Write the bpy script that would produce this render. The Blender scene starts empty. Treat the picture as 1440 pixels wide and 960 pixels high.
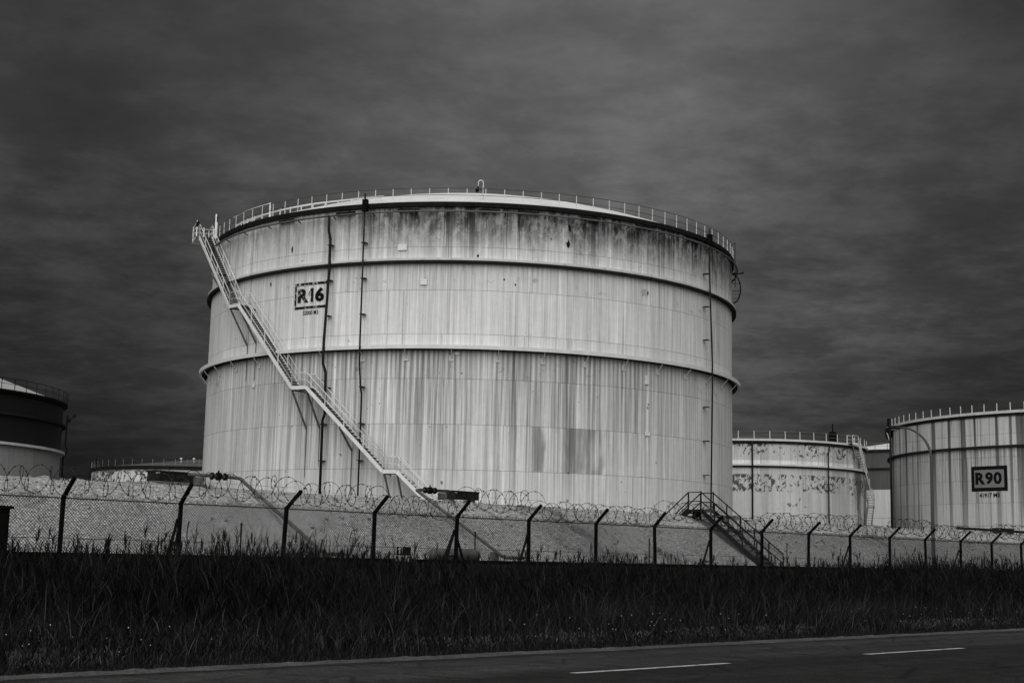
import bpy, math, random
import numpy as np
from mathutils import Vector, Matrix
random.seed(7); rng = np.random.default_rng(11)
scene = bpy.context.scene
col = scene.collection

# ------------------------------------------------------------------ camera
FPX, PITCH, ROLL, EYE = 1980.0, 0.1527, 0.0210, 1.4
cp, sp = math.cos(PITCH), math.sin(PITCH)
FWD = np.array([0, cp, sp]); U0 = np.array([0, -sp, cp]); R0 = np.array([1.0, 0, 0])
RT = math.cos(ROLL)*R0 + math.sin(ROLL)*U0
UP = -math.sin(ROLL)*R0 + math.cos(ROLL)*U0
cam_d = bpy.data.cameras.new('camera'); cam = bpy.data.objects.new('camera', cam_d); col.objects.link(cam)
cam_d.sensor_width = 36.0; cam_d.lens = FPX/1440*36.0
cam_d.clip_start = 0.2; cam_d.clip_end = 9000
cam.matrix_world = Matrix(((RT[0], UP[0], -FWD[0], 0), (RT[1], UP[1], -FWD[1], 0), (RT[2], UP[2], -FWD[2], EYE), (0, 0, 0, 1)))
scene.camera = cam

# ------------------------------------------------------------------ sky, sun, exposure
SUN_EL, SUN_AZ = math.radians(42), math.radians(188)      # azimuth clockwise from +Y: behind the camera, a little to its left
scene.view_settings.view_transform = 'Standard'; scene.view_settings.look = 'None'
scene.view_settings.gamma = 1.0; scene.view_settings.use_curve_mapping = False
scene.view_settings.exposure = 0.95
sd = bpy.data.lights.new('sun', 'SUN'); sd.energy = 1.5; sd.angle = math.radians(85); sd.color = (1.0, 0.995, 0.985)
sun = bpy.data.objects.new('sun', sd); col.objects.link(sun)
sv = Vector((math.sin(SUN_AZ)*math.cos(SUN_EL), math.cos(SUN_AZ)*math.cos(SUN_EL), math.sin(SUN_EL)))
sun.rotation_euler = sv.to_track_quat('Z', 'Y').to_euler()
sun.location = (-40, -60, 80)


class NT:
    """small helper to write node trees as expressions"""
    def __init__(s, tree): s.t = tree; s.n = tree.nodes; s.l = tree.links
    def node(s, typ, **kw):
        n = s.n.new(typ)
        for k, v in kw.items(): setattr(n, k, v)
        return n
    def put(s, sock, v):
        if isinstance(v, bpy.types.NodeSocket): s.l.new(v, sock)
        elif v is not None: sock.default_value = v
    def math(s, op, a, b=None, c=None, clamp=False):
        n = s.node('ShaderNodeMath', operation=op, use_clamp=clamp)
        s.put(n.inputs[0], a)
        if b is not None: s.put(n.inputs[1], b)
        if c is not None: s.put(n.inputs[2], c)
        return n.outputs[0]
    def add(s, a, b): return s.math('ADD', a, b)
    def sub(s, a, b): return s.math('SUBTRACT', a, b)
    def mul(s, a, b): return s.math('MULTIPLY', a, b)
    def xyz(s, x, y, z=0.0):
        n = s.node('ShaderNodeCombineXYZ')
        s.put(n.inputs[0], x); s.put(n.inputs[1], y); s.put(n.inputs[2], z)
        return n.outputs[0]
    def sep(s, v):
        n = s.node('ShaderNodeSeparateXYZ'); s.put(n.inputs[0], v); return n.outputs
    def noise(s, vec, scale=1.0, detail=3.0, rough=0.55, dist=0.0):
        n = s.node('ShaderNodeTexNoise'); s.put(n.inputs['Vector'], vec)
        n.inputs['Scale'].default_value = scale; n.inputs['Detail'].default_value = detail
        n.inputs['Roughness'].default_value = rough; n.inputs['Distortion'].default_value = dist
        return n.outputs['Fac']
    def voro(s, vec, scale=1.0, feature='F1', out='Distance'):
        n = s.node('ShaderNodeTexVoronoi', feature=feature); s.put(n.inputs['Vector'], vec)
        n.inputs['Scale'].default_value = scale
        return n.outputs[out]
    def rng(s, v, a, b, c=0.0, d=1.0, smooth=True):
        n = s.node('ShaderNodeMapRange', interpolation_type='SMOOTHSTEP' if smooth else 'LINEAR')
        n.clamp = True
        s.put(n.inputs['Value'], v); s.put(n.inputs['From Min'], a); s.put(n.inputs['From Max'], b)
        s.put(n.inputs['To Min'], c); s.put(n.inputs['To Max'], d)
        return n.outputs['Result']
    def mix(s, f, a, b):
        n = s.node('ShaderNodeMix', data_type='FLOAT'); n.clamp_factor = True
        s.put(n.inputs[0], f); s.put(n.inputs[2], a); s.put(n.inputs[3], b)
        return n.outputs[0]
    def grey(s, v):
        n = s.node('ShaderNodeCombineColor')
        for i in range(3): s.put(n.inputs[i], v)
        return n.outputs[0]


world = bpy.data.worlds.new('World'); scene.world = world; world.use_nodes = True
wt = NT(world.node_tree); wt.n.clear()
sky = wt.node('ShaderNodeTexSky', sky_type='NISHITA'); sky.sun_disc = False
sky.sun_elevation = SUN_EL; sky.sun_rotation = SUN_AZ; sky.dust_density = 3.0; sky.altitude = 10
bw = wt.node('ShaderNodeRGBToBW'); wt.l.new(sky.outputs[0], bw.inputs[0])
tc = wt.node('ShaderNodeTexCoord'); dx, dy, dz = wt.sep(tc.outputs['Generated'])
zz = wt.math('MAXIMUM', dz, 0.0)
den = wt.add(zz, 0.16)
pu, pv = wt.math('DIVIDE', dx, den), wt.math('DIVIDE', dy, den)
# a thick deck of stratus: heavier and darker towards the horizon, thinner overhead, with long ragged bands
deck = wt.rng(zz, 0.03, 0.29, 0.22, 1.0)
warp = wt.noise(wt.xyz(wt.mul(dx, 2.2), wt.mul(dz, 5.0), wt.add(dy, 2.0)), 1.3, 3.0, 0.5)
lobes = wt.math('COSINE', wt.add(wt.mul(dx, 8.4), wt.add(wt.mul(warp, 1.6), -1.05)))
big = wt.noise(wt.xyz(wt.add(pu, 2.0), wt.mul(pv, 0.7), 9.0), 1.3, 4.0, 0.5, 0.15)
puff = wt.noise(wt.xyz(wt.add(pu, 1.3), wt.mul(pv, 1.1), 2.0), 5.2, 9.0, 0.64, 0.12)
puff2 = wt.noise(wt.xyz(pu, pv, 5.0), 26.0, 5.0, 0.62, 0.1)
cl = wt.mul(wt.rng(lobes, -1.0, 1.0, 0.40, 1.34, False), wt.rng(big, 0.30, 0.70, 0.70, 1.28))
low = wt.rng(zz, 0.36, 0.16, 0.45, 1.0)
pf_ = wt.mul(wt.rng(puff, 0.36, 0.66, 0.72, 1.32), wt.rng(puff2, 0.3, 0.7, 0.92, 1.08))
cl = wt.mul(cl, wt.mix(low, 1.0, pf_))
deckv = wt.mul(wt.mul(deck, cl), 0.50)
skyv = wt.mix(0.992, bw.outputs[0], deckv)
bg = wt.node('ShaderNodeBackground'); wt.l.new(wt.grey(skyv), bg.inputs[0]); bg.inputs[1].default_value = 0.11
wo = wt.node('ShaderNodeOutputWorld'); wt.l.new(bg.outputs[0], wo.inputs[0])

# ------------------------------------------------------------------ pixel -> place helpers (1440x960 photo pixels)
ORG = np.array([0, 0, EYE])
TH = math.radians(44.35)
DS = np.array([math.sin(TH), math.cos(TH), 0.0])          # along road, fence and embankment
DN = np.array([-math.cos(TH), math.sin(TH), 0.0])         # away from the road
RZ = math.pi/2 - TH
def ray(x, y): return (x-720)/FPX*RT - (y-480)/FPX*UP + FWD
def at_perp(x, y, p):
    r = ray(x, y); P = ORG + r*(p/(r@DN)); return float(P@DS), float(P[2])      # (s, z)
def W(s, p, z=0.0): v = DS*s + DN*p; return Vector((v[0], v[1], z))

# ------------------------------------------------------------------ mesh builder
class MB:
    def __init__(s): s.v = []; s.f = []; s.uv = []; s.sm = []
    def quad_box(s, lo, hi, M=None):
        x0, y0, z0 = lo; x1, y1, z1 = hi
        P = [(x0,y0,z0),(x1,y0,z0),(x1,y1,z0),(x0,y1,z0),(x0,y0,z1),(x1,y0,z1),(x1,y1,z1),(x0,y1,z1)]
        if M is not None: P = [tuple(M @ Vector(q)) for q in P]
        b = len(s.v); s.v += P
        for q in ((0,3,2,1),(4,5,6,7),(0,1,5,4),(1,2,6,5),(2,3,7,6),(3,0,4,7)):
            s.f.append(tuple(b+i for i in q)); s.sm.append(False)
        return s
    def bar(s, a, b, w, h, up=(0,0,1)):
        a, b = Vector(a), Vector(b); d = b-a; L = d.length
        if L < 1e-6: return s
        d.normalize(); u = Vector(up)
        if abs(d.dot(u)) > .97: u = Vector((1,0,0))
        sd_ = d.cross(u).normalized(); u2 = sd_.cross(d)
        M = Matrix((( d.x, sd_.x, u2.x, a.x),(d.y, sd_.y, u2.y, a.y),(d.z, sd_.z, u2.z, a.z),(0,0,0,1)))
        return s.quad_box((0,-w/2,-h/2),(L,w/2,h/2), M)
    def tube(s, pts, r, seg=6, closed=False, caps=True):
        pts = [Vector(p) for p in pts]; n = len(pts)
        rr = r if isinstance(r, (list, tuple)) else [r]*n
        b = len(s.v); prev = None
        for i, p in enumerate(pts):
            if closed: t = pts[(i+1) % n]-pts[i-1]
            else: t = pts[min(i+1, n-1)]-pts[max(i-1, 0)]
            if t.length < 1e-9: t = Vector((0,0,1))
            t.normalize()
            if prev is None:
                a = Vector((0,0,1)) if abs(t.z) < .9 else Vector((1,0,0))
                u = t.cross(a).normalized()
            else:
                u = prev - t*prev.dot(t)
                u = u.normalized() if u.length > 1e-6 else t.orthogonal().normalized()
            prev = u; w = t.cross(u)
            for k in range(seg):
                an = 2*math.pi*k/seg
                s.v.append(tuple(p + (u*math.cos(an)+w*math.sin(an))*rr[i]))
        m = n if closed else n-1
        for i in range(m):
            j = (i+1) % n
            for k in range(seg):
                k2 = (k+1) % seg
                s.f.append((b+i*seg+k, b+i*seg+k2, b+j*seg+k2, b+j*seg+k)); s.sm.append(seg > 4)
        if caps and not closed:
            s.f.append(tuple(b+k for k in range(seg))[::-1]); s.sm.append(False)
            s.f.append(tuple(b+(n-1)*seg+k for k in range(seg))); s.sm.append(False)
        return s
    def lathe(s, prof, a0=-math.pi, a1=math.pi, n=96, smooth=True, closed_prof=False):
        """prof = [(r, z)]; angle 0 faces -Y (the road side), positive towards +X"""
        b = len(s.v); m = len(prof)
        for i in range(n+1):
            a = a0+(a1-a0)*i/n
            for r, z in prof: s.v.append((r*math.sin(a), -r*math.cos(a), z))
        mm = m if closed_prof else m-1
        for i in range(n):
            for k in range(mm):
                k2 = (k+1) % m
                s.f.append((b+i*m+k, b+(i+1)*m+k, b+(i+1)*m+k2, b+i*m+k2)); s.sm.append(smooth)
        return s
    def build(s, name, mat, parent=None, uvfun=None, loc=None, rot=None, flat=False):
        me = bpy.data.meshes.new(name); me.from_pydata(s.v, [], s.f)
        if flat: me.polygons.foreach_set('use_smooth', [False]*len(s.f))
        else: me.polygons.foreach_set('use_smooth', s.sm)
        if uvfun:
            uv = me.uv_layers.new(name='UVMap')
            li = np.empty(len(me.loops), dtype=np.int32); me.loops.foreach_get('vertex_index', li)
            U = np.array([uvfun(v) for v in s.v], dtype=np.float32)
            uv.data.foreach_set('uv', U[li].ravel())
        if mat is not None: me.materials.append(mat)
        me.validate(); me.update()
        o = bpy.data.objects.new(name, me); col.objects.link(o)
        if parent is not None: o.parent = parent
        if loc is not None: o.location = loc
        if rot is not None: o.rotation_euler = rot
        return o
def inst(src, name, parent, loc, rot=(0,0,0), scale=None):
    o = bpy.data.objects.new(name, src if isinstance(src, bpy.types.Mesh) else src.data); col.objects.link(o)
    o.parent = parent; o.location = loc; o.rotation_euler = rot
    if scale: o.scale = scale
    return o
def empty(name, loc, rz=0.0):
    o = bpy.data.objects.new(name, None); col.objects.link(o); o.location = loc; o.rotation_euler = (0,0,rz); o.empty_display_size = .3
    return o
def tag(o, label, cat, group=None):
    o['label'] = label; o['category'] = cat
    if group: o['group'] = group
    return o
def struct(o, kind='structure', label=None):
    o['kind'] = kind
    if label: o['label'] = label
    return o

# ------------------------------------------------------------------ materials
def new_mat(name):
    m = bpy.data.materials.new(name); m.use_nodes = True
    t = NT(m.node_tree); t.n.clear()
    b = t.node('ShaderNodeBsdfPrincipled'); o = t.node('ShaderNodeOutputMaterial'); t.l.new(b.outputs[0], o.inputs[0])
    b.inputs['Specular IOR Level'].default_value = 0.3
    return m, t, b
def bump(t, b, h, strength=.3, dist=.02):
    n = t.node('ShaderNodeBump'); n.inputs['Strength'].default_value = strength; n.inputs['Distance'].default_value = dist
    t.put(n.inputs['Height'], h); t.l.new(n.outputs[0], b.inputs['Normal'])
def plain(name, val, var=.25, scale=3.0, rough=.6, metal=0.0, wear=None, bumpy=0.0, spec=.3):
    """grey material with worn, cloudy variation"""
    m, t, b = new_mat(name)
    tc = t.node('ShaderNodeTexCoord'); P = tc.outputs['Object']
    n1 = t.noise(P, scale, 5, .6); n2 = t.noise(P, scale*7, 3, .6)
    v = t.mul(val, t.add(t.rng(n1, .25, .75, 1-var, 1+var, False), t.rng(n2, .3, .7, -var*.4, var*.4, False)))
    if wear is not None:
        w = t.rng(t.noise(P, scale*2.3, 6, .65), .56, .66)
        v = t.mix(w, v, wear)
    t.l.new(t.grey(v), b.inputs['Base Color'])
    b.inputs['Roughness'].default_value = rough; b.inputs['Metallic'].default_value = metal
    b.inputs['Specular IOR Level'].default_value = spec
    if bumpy: bump(t, b, n2, bumpy, .02)
    return m
M_white = plain('white_paint', .66, .14, 2.0, .5, wear=.34)
M_rail = plain('rail_white', .70, .12, 2.0, .5)
M_railgrey = plain('rail_grey', .17, .3, 2.0, .5)
M_raildark = plain('rail_dark', .05, .3, 2.0, .6)
M_dark = plain('dark_pipe_paint', .012, .35, 2.0, .6, spec=.12)
M_black = plain('black_post_paint', .0045, .3, 4.0, .8, spec=.06)
M_blackrail = plain('black_rail_paint', .010, .3, 4.0, .7, spec=.1)
M_box = plain('dark_box_paint', .018, .3, 2.0, .6, wear=.03, spec=.1)
M_conc = plain('concrete', .30, .3, 3.0, .9, bumpy=.4)
M_concdark = plain('weathered_concrete', .11, .35, 3.0, .9, bumpy=.5)
M_tread = plain('tread_grating', .060, .3, 6.0, .7)
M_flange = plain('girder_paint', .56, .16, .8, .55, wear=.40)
M_curb = plain('rim_curb_shade_black', .012, .5, 1.2, .9, spec=.08)  # black curb colour takes in the shadow beneath the roof edge
M_gdark = plain('dark_girder_and_shade', .018, .4, 1.0, .9, spec=.08)  # near-black for dark rings, and for shade painted under girders and rims
M_ringpipe = plain('ring_pipe_paint', .09, .5, .6, .6)
M_wire = plain('razor_wire_metal', .016, .3, 2.0, .6, spec=.15)
M_mesh = plain('chain_link_coating', .016, .2, 2.0, .5)
M_lamp = plain('lamp_pole_galvanised', .055, .2, 1.0, .6)
M_vessel = plain('vessel_paint', .13, .35, 3.0, .5)
M_ink = plain('sign_ink', .006, .3, 3.0, .7, spec=.1)
M_plate = plain('sign_plate_light', .42, .15, 4.0, .6)
M_slope = plain('slope_pipe_paint', .075, .3, 1.5, .5)
M_inner = plain('shell_joint_dark', .13, .2, 1.0, .9)
M_roof = plain('roof_white_paint', .74, .10, .35, .55, wear=.58)

def roof_far(name, v):
    return plain(name, v, .2, .25, .7)
M_roofgrey = roof_far('roof_grey_paint', .085)

def shell_mat(name, P):
    """painted steel shell; UV = (arc length in m, height above base in m)"""
    m, t, b = new_mat(name)
    uvn = t.node('ShaderNodeUVMap', uv_map='UVMap'); u, v, _ = t.sep(uvn.outputs[0])
    oi = t.node('ShaderNodeObjectInfo')
    top = P['top']
    base = P['base']
    fine = t.noise(t.xyz(t.mul(u, 6.0), t.mul(v, .10)), 1.0, 4, .66)
    fine2 = t.noise(t.xyz(t.mul(u, 11.0), t.mul(v, .22), 7.0), 1.0, 3, .6)
    broad = t.noise(t.xyz(t.mul(u, .30), t.mul(v, .12), 3.0), 1.0, 3, .5)
    mott = t.noise(t.xyz(u, v, 9.0), 2.2, 6, .65)
    f = t.rng(fine, .28, .72, 1-P.get('fine', .10), 1+P.get('fine', .10)*.7, False)
    f = t.mul(f, t.rng(fine2, .32, .68, .90, 1.08, False))
    f = t.mul(f, t.rng(broad, .25, .75, .92, 1.07, False))
    f = t.mul(f, t.rng(mott, .3, .7, .95, 1.045, False))
    f = t.mul(f, t.add(.965, t.mul(oi.outputs['Random'], .07)))
    crs = t.math('FLOOR', t.math('DIVIDE', v, P.get('course', 2.985)))
    cz = t.mul(crs, 3.71)
    pc = t.noise(t.xyz(t.mul(u, 1.5), t.mul(v, .05), cz), 1.0, 5, .68)
    f = t.mul(f, t.rng(pc, .38, .62, 1.02, .96))
    thin = t.noise(t.xyz(t.mul(u, 7.5), t.mul(v, .035), t.mul(crs, .23)), 1.0, 3, .6)
    grp = t.rng(t.noise(t.xyz(t.mul(u, .6), t.mul(v, .05), 44.0), 1.0, 3, .6), .42, .60, .15, 1.0)
    f = t.mul(f, t.sub(1.0, t.mul(t.mul(t.rng(thin, .575, .625), grp), P.get('thin', .36))))
    f = t.mul(f, t.add(1.0, t.mul(t.rng(thin, .40, .35), .10)))
    spk = t.noise(t.xyz(t.mul(u, 3.0), t.mul(v, 1.1), 71.0), 1.0, 6, .75)
    f = t.mul(f, t.sub(1.0, t.mul(t.rng(spk, .60, .70), .22)))
    # dirt running down from the rim
    if P.get('rim'):
        n1 = t.noise(t.xyz(t.mul(u, .55), 0.0, 21.0), 1.0, 4, .7)
        ln = t.rng(n1, .3, .72, P['rimlen'][0], P['rimlen'][1], False)
        d = t.rng(v, t.sub(top, ln), t.sub(top, t.mul(ln, .12)), 0, 1)
        d = t.mul(d, t.rng(t.noise(t.xyz(t.mul(u, 2.6), t.mul(v, .25), 2.0), 1.0, 5, .65), .33, .60, .40, 1.0))
        blot = t.rng(t.noise(t.xyz(t.mul(u, 1.6), t.mul(v, .9), 66.0), 1.0, 6, .72), .38, .58, .50, 1.0)
        d = t.mul(d, blot)
        side = t.rng(u, P['rimside'][0], P['rimside'][1], P['rimside'][2], 1.0) if 'rimside' in P else 1.0
        f = t.mul(f, t.sub(1.0, t.mul(t.mul(d, side), P['rim'])))
        f = t.mul(f, t.sub(1.0, t.mul(t.mul(side, t.rng(v, top-4.2, top-.2, 0, .66)), t.rng(blot, .5, 1.0, .6, 1.0))))
        # narrow dark runs, each with clean edges
        n3 = t.noise(t.xyz(t.mul(u, 1.15), t.mul(v, .012), 33.0), 1.0, 4, .7)
        d3 = t.mul(t.rng(n3, .57, .61), t.rng(v, top-P['runlen'], top-.2, 0, 1))
        f = t.mul(f, t.sub(1.0, t.mul(t.mul(d3, side), P['run'])))
        n4 = t.noise(t.xyz(t.mul(u, 1.9), t.mul(v, .01), 53.0), 1.0, 2, .6)
        f = t.mul(f, t.add(1.0, t.mul(t.mul(t.rng(n4, .60, .66), t.rng(v, top-P['runlen'], top-1.0)), .32)))
    # broad black bands (rain washing off the roof)
    if P.get('band'):
        nb = t.noise(t.xyz(t.mul(u, P['bandf']), t.mul(v, .008), P.get('bseed', 41.0)), 1.0, 4, .62)
        db = t.mul(t.rng(nb, .505, .545), t.rng(v, 0, top, P['bandlow'], 1.0))
        nb2 = t.noise(t.xyz(t.mul(u, 3.2), t.mul(v, .02), 4.0), 1.0, 4, .7)
        db2 = t.mul(t.rng(nb2, .57, .68), t.rng(v, 0, top, P['bandlow']*.8, .75))
        db = t.math('MAXIMUM', t.mul(db, t.rng(nb2, .3, .6, 1.0, .82)), t.mul(db2, .8))
        f = t.mul(f, t.sub(1.0, t.mul(db, P['band'])))
    # close-set drips below each stiffening ring
    for (g, ln, amp, per, cen, wid) in P.get('drips', []):
        wob = t.noise(t.xyz(t.mul(u, .9), t.mul(v, .03), 15.0), 1.0, 2, .5)
        w1 = t.math('SINE', t.add(t.mul(u, 2*math.pi/per), t.mul(wob, 9.0)))
        w1 = t.rng(w1, -.8, .8)
        w2 = t.rng(t.noise(t.xyz(t.mul(u, 5.2), t.mul(v, .04), t.mul(crs, .13)), 1.0, 4, .7), .40, .62)
        near = t.rng(v, g-ln*.35, g, 0, 1)
        pat = t.mix(near, w2, t.mix(.35, w1, w2))
        reg = t.rng(t.math('ABSOLUTE', t.sub(u, cen)), wid, wid*.35, .35, 1.0)
        reg = t.mul(reg, t.rng(t.noise(t.xyz(t.mul(u, .22), 0, 8.0), 1, 2, .5), .35, .62, .55, 1.15))
        fall = t.mul(t.rng(v, g-ln, g, .12, 1.0), t.math('LESS_THAN', v, g))
        f = t.mul(f, t.sub(1.0, t.mul(t.mul(t.mul(pat, fall), reg), amp)))
        pale_run = t.mul(t.rng(t.noise(t.xyz(t.mul(u, 2.1), t.mul(v, .02), 77.0), 1.0, 2, .5), .60, .68), fall)  # pale drip lines between the dark ones
        f = t.mul(f, t.add(1.0, t.mul(pale_run, .22)))
        so = t.mul(t.rng(t.noise(t.xyz(t.mul(u, .8), v, 61.0), 1.3, 4, .6), .60, .72), t.mul(t.rng(v, g-2.4, g-1.3), t.math('LESS_THAN', v, g)))
        f = t.mul(f, t.sub(1.0, t.mul(so, .35)))
    # dull streaked areas within set bounds
    for (u0, u1, v0, v1, amt, fr) in P.get('patch', []):
        inb = t.mul(t.mul(t.rng(u, u0, u0+.25), t.rng(u, u1, u1-.25)), t.mul(t.math('GREATER_THAN', v, v0), t.math('LESS_THAN', v, v1)))
        inb = t.mul(inb, 1.0)
        pn = t.rng(t.noise(t.xyz(t.mul(u, fr), t.mul(v, .12), 18.0), 1.0, 4, .6), .40, .58)
        f = t.mul(f, t.sub(1.0, t.mul(t.mul(inb, pn), amt)))
    val = t.mul(f, base)
    # flaked paint showing dark metal
    for (v0, v1, thr, amt, sc, seed) in P.get('flake', []):
        blk = t.noise(t.xyz(t.mul(u, 1.0), t.mul(v, .75), seed), sc, 5, .62, .6)
        big = t.noise(t.xyz(t.mul(u, .16), t.mul(v, .2), seed+3), 1.0, 2, .5)
        zone = t.mul(t.rng(v, v0, v0+(v1-v0)*.12), t.rng(v, v1, v1-(v1-v0)*.08))
        k = t.rng(t.add(blk, t.mul(t.sub(big, .5), .45)), thr, thr+.03)
        val = t.mix(t.mul(t.mul(k, zone), amt), val, .035)
    for (v0, v1, newbase) in P.get('coat', []):
        k = t.mul(t.math('GREATER_THAN', v, v0), t.math('LESS_THAN', v, v1))
        val = t.mix(k, val, t.mul(f, newbase))
    # sparse chips and scuffs everywhere
    chip = t.rng(t.noise(t.xyz(t.mul(u, 1.0), t.mul(v, .8), 91.0), 2.6, 3, .5), .742, .765)
    val = t.mix(t.mul(chip, P.get('chip', .75)), val, .03)
    t.l.new(t.grey(val), b.inputs['Base Color'])
    b.inputs['Roughness'].default_value = .62; b.inputs['Specular IOR Level'].default_value = .2
    bump(t, b, t.add(t.mul(broad, 1.0), t.mul(mott, .12)), .25, .06)
    return m

def worn_ink(name, flakeamt, light):
    m, t, b = new_mat(name)
    tc = t.node('ShaderNodeTexCoord'); x, y, z = t.sep(tc.outputs['Object'])
    n = t.noise(t.xyz(t.mul(x, 1.2), t.mul(y, 1.2), t.mul(z, .7)), 3.6, 6, .68, .5)
    k = t.rng(n, flakeamt, flakeamt+.03)
    t.l.new(t.grey(t.mix(k, .010, light)), b.inputs['Base Color'])
    b.inputs['Roughness'].default_value = .7; b.inputs['Specular IOR Level'].default_value = .1
    return m
M_ink_worn = worn_ink('flaking_black_ink', .575, .46)
M_ink_rim = worn_ink('flaking_black_border', .55, .42)
M_ink_soft = worn_ink('faded_black_ink', .56, .46)

def ground_mat():
    m, t, b = new_mat('yard_ground'); tc = t.node('ShaderNodeTexCoord'); P = tc.outputs['Object']
    n = t.noise(P, .6, 6, .6); n2 = t.noise(P, 9, 4, .7)
    t.l.new(t.grey(t.mul(.085, t.add(t.rng(n, .3, .7, .6, 1.3, False), t.rng(n2, .3, .7, -.3, .3, False)))), b.inputs['Base Color'])
    b.inputs['Roughness'].default_value = .95; bump(t, b, n2, .5, .03); return m
def berm_mat():
    m, t, b = new_mat('embankment_gravel'); tc = t.node('ShaderNodeTexCoord'); P = tc.outputs['Object']
    s_, p_, z_ = t.sep(P)
    n = t.noise(P, .35, 4, .6); g = t.noise(P, 10.0, 5, .78); g2 = t.noise(P, 27.0, 3, .75)
    st = t.voro(P, 15.0)
    v = t.mul(.42, t.rng(n, .3, .7, .84, 1.14, False))
    v = t.mul(v, t.rng(g, .36, .64, .42, 1.55, False))
    v = t.mul(v, t.rng(g2, .34, .66, .45, 1.5, False))
    v = t.mul(v, t.rng(st, .1, .6, 1.16, .74, False))
    # moss and dirt washed down the slope in places
    w = t.noise(t.xyz(t.mul(s_, .75), t.mul(p_, .28), 3.0), 1.0, 5, .68, .8)
    v = t.mul(v, t.sub(1.0, t.mul(t.rng(w, .56, .70), .42)))
    for (s0, wd, amt) in ((37.2, 2.0, .60), (60.0, 5.0, .25), (46.2, .8, .4)):  # fixed darker bands: moss stain first, the last along the crossover stair
        k = t.rng(t.math('ABSOLUTE', t.sub(t.add(s_, t.mul(t.sub(w, .5), 3.0)), s0)), wd, wd*.3)
        k = t.mul(k, t.rng(t.noise(t.xyz(t.mul(s_, 1.3), t.mul(p_, .5), 9.0), 1.0, 5, .7), .36, .62))
        v = t.mul(v, t.sub(1.0, t.mul(k, amt)))
    dk = t.rng(t.noise(P, 3.1, 3, .6), .70, .76)
    v = t.mul(v, t.sub(1.0, t.mul(dk, .6)))
    t.l.new(t.grey(v), b.inputs['Base Color']); b.inputs['Roughness'].default_value = .95
    b.inputs['Specular IOR Level'].default_value = .1
    bump(t, b, t.add(g, t.mul(g2, .5)), .8, .05); return m
def asphalt_mat():
    m, t, b = new_mat('asphalt'); tc = t.node('ShaderNodeTexCoord'); P = tc.outputs['Object']
    s_, p_, z_ = t.sep(P)
    g = t.noise(P, 22, 5, .8); n = t.noise(t.xyz(t.mul(s_, .25), p_, 0), 1.0, 4, .6); g2 = t.noise(P, 16, 4, .7)
    mo = t.noise(t.xyz(t.mul(s_, 3.2), t.mul(p_, 1.5), 6.0), 1.0, 7, .80)
    v = t.mul(t.rng(mo, .36, .64, .55, 1.50, False), t.mul(.027, 1.0))
    tr = t.noise(t.xyz(t.mul(s_, .07), t.mul(p_, 1.9), 2.0), 1.0, 4, .6)
    v = t.mul(v, t.rng(tr, .35, .65, .78, 1.22))
    sp = t.rng(t.noise(t.xyz(t.mul(s_, 5.0), t.mul(p_, 2.2), 31.0), 1.0, 3, .7), .66, .74)
    v = t.mul(v, t.add(1.0, t.mul(sp, .9)))
    v = t.mul(v, t.rng(n, .3, .7, .82, 1.18, False))
    v = t.mul(v, t.rng(g, .38, .62, .35, 1.75, False)); v = t.mul(v, t.rng(g2, .3, .7, .7, 1.3, False))
    # the far lane is worn paler than the near one; a dark repaired joint along the edge
    v = t.mul(v, t.rng(t.add(p_, t.mul(t.sub(n, .5), .5)), 12.0, 12.6, .55, 1.10))
    v = t.mul(v, t.rng(t.math('ABSOLUTE', t.sub(p_, t.add(14.48, t.mul(t.sub(n, .5), .25)))), .04, .16, .55, 1.0))
    cr = t.voro(t.xyz(t.mul(s_, .5), t.mul(p_, .9), 0), 1.1, 'DISTANCE_TO_EDGE')
    v = t.mul(v, t.rng(cr, .006, .03, .5, 1.0))
    t.l.new(t.grey(v), b.inputs['Base Color']); b.inputs['Roughness'].default_value = .8
    b.inputs['Specular IOR Level'].default_value = .15
    bump(t, b, g, .5, .006); return m
def gravel_mat():
    m, t, b = new_mat('verge_gravel'); tc = t.node('ShaderNodeTexCoord'); P = tc.outputs['Object']
    g = t.noise(P, 18, 4, .75); n = t.noise(P, 1.3, 4, .6)
    v = t.mul(.06, t.mul(t.rng(g, .3, .7, .4, 1.7, False), t.rng(n, .3, .7, .6, 1.3, False)))
    t.l.new(t.grey(v), b.inputs['Base Color']); b.inputs['Roughness'].default_value = .95
    bump(t, b, g, .7, .02); return m
def line_mat():
    m, t, b = new_mat('road_paint'); tc = t.node('ShaderNodeTexCoord'); P = tc.outputs['Object']
    g = t.noise(P, 12, 5, .75); n = t.noise(P, 2.2, 4, .6)
    v = t.mix(t.rng(t.add(g, t.mul(t.sub(n, .5), .8)), .52, .70), .40, .05)
    t.l.new(t.grey(v), b.inputs['Base Color']); b.inputs['Roughness'].default_value = .7; return m
def leaf_mat(name, lo, hi):
    m, t, b = new_mat(name)
    at = t.node('ShaderNodeAttribute', attribute_name='tint')
    t.l.new(t.grey(t.mix(at.outputs['Fac'], lo, hi)), b.inputs['Base Color'])
    b.inputs['Roughness'].default_value = .8; b.inputs['Specular IOR Level'].default_value = .04
    return m
M_ground, M_berm, M_asph, M_grav, M_line = ground_mat(), berm_mat(), asphalt_mat(), gravel_mat(), line_mat()
M_soil = plain('verge_soil', .008, .4, 3.0, .95)

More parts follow.
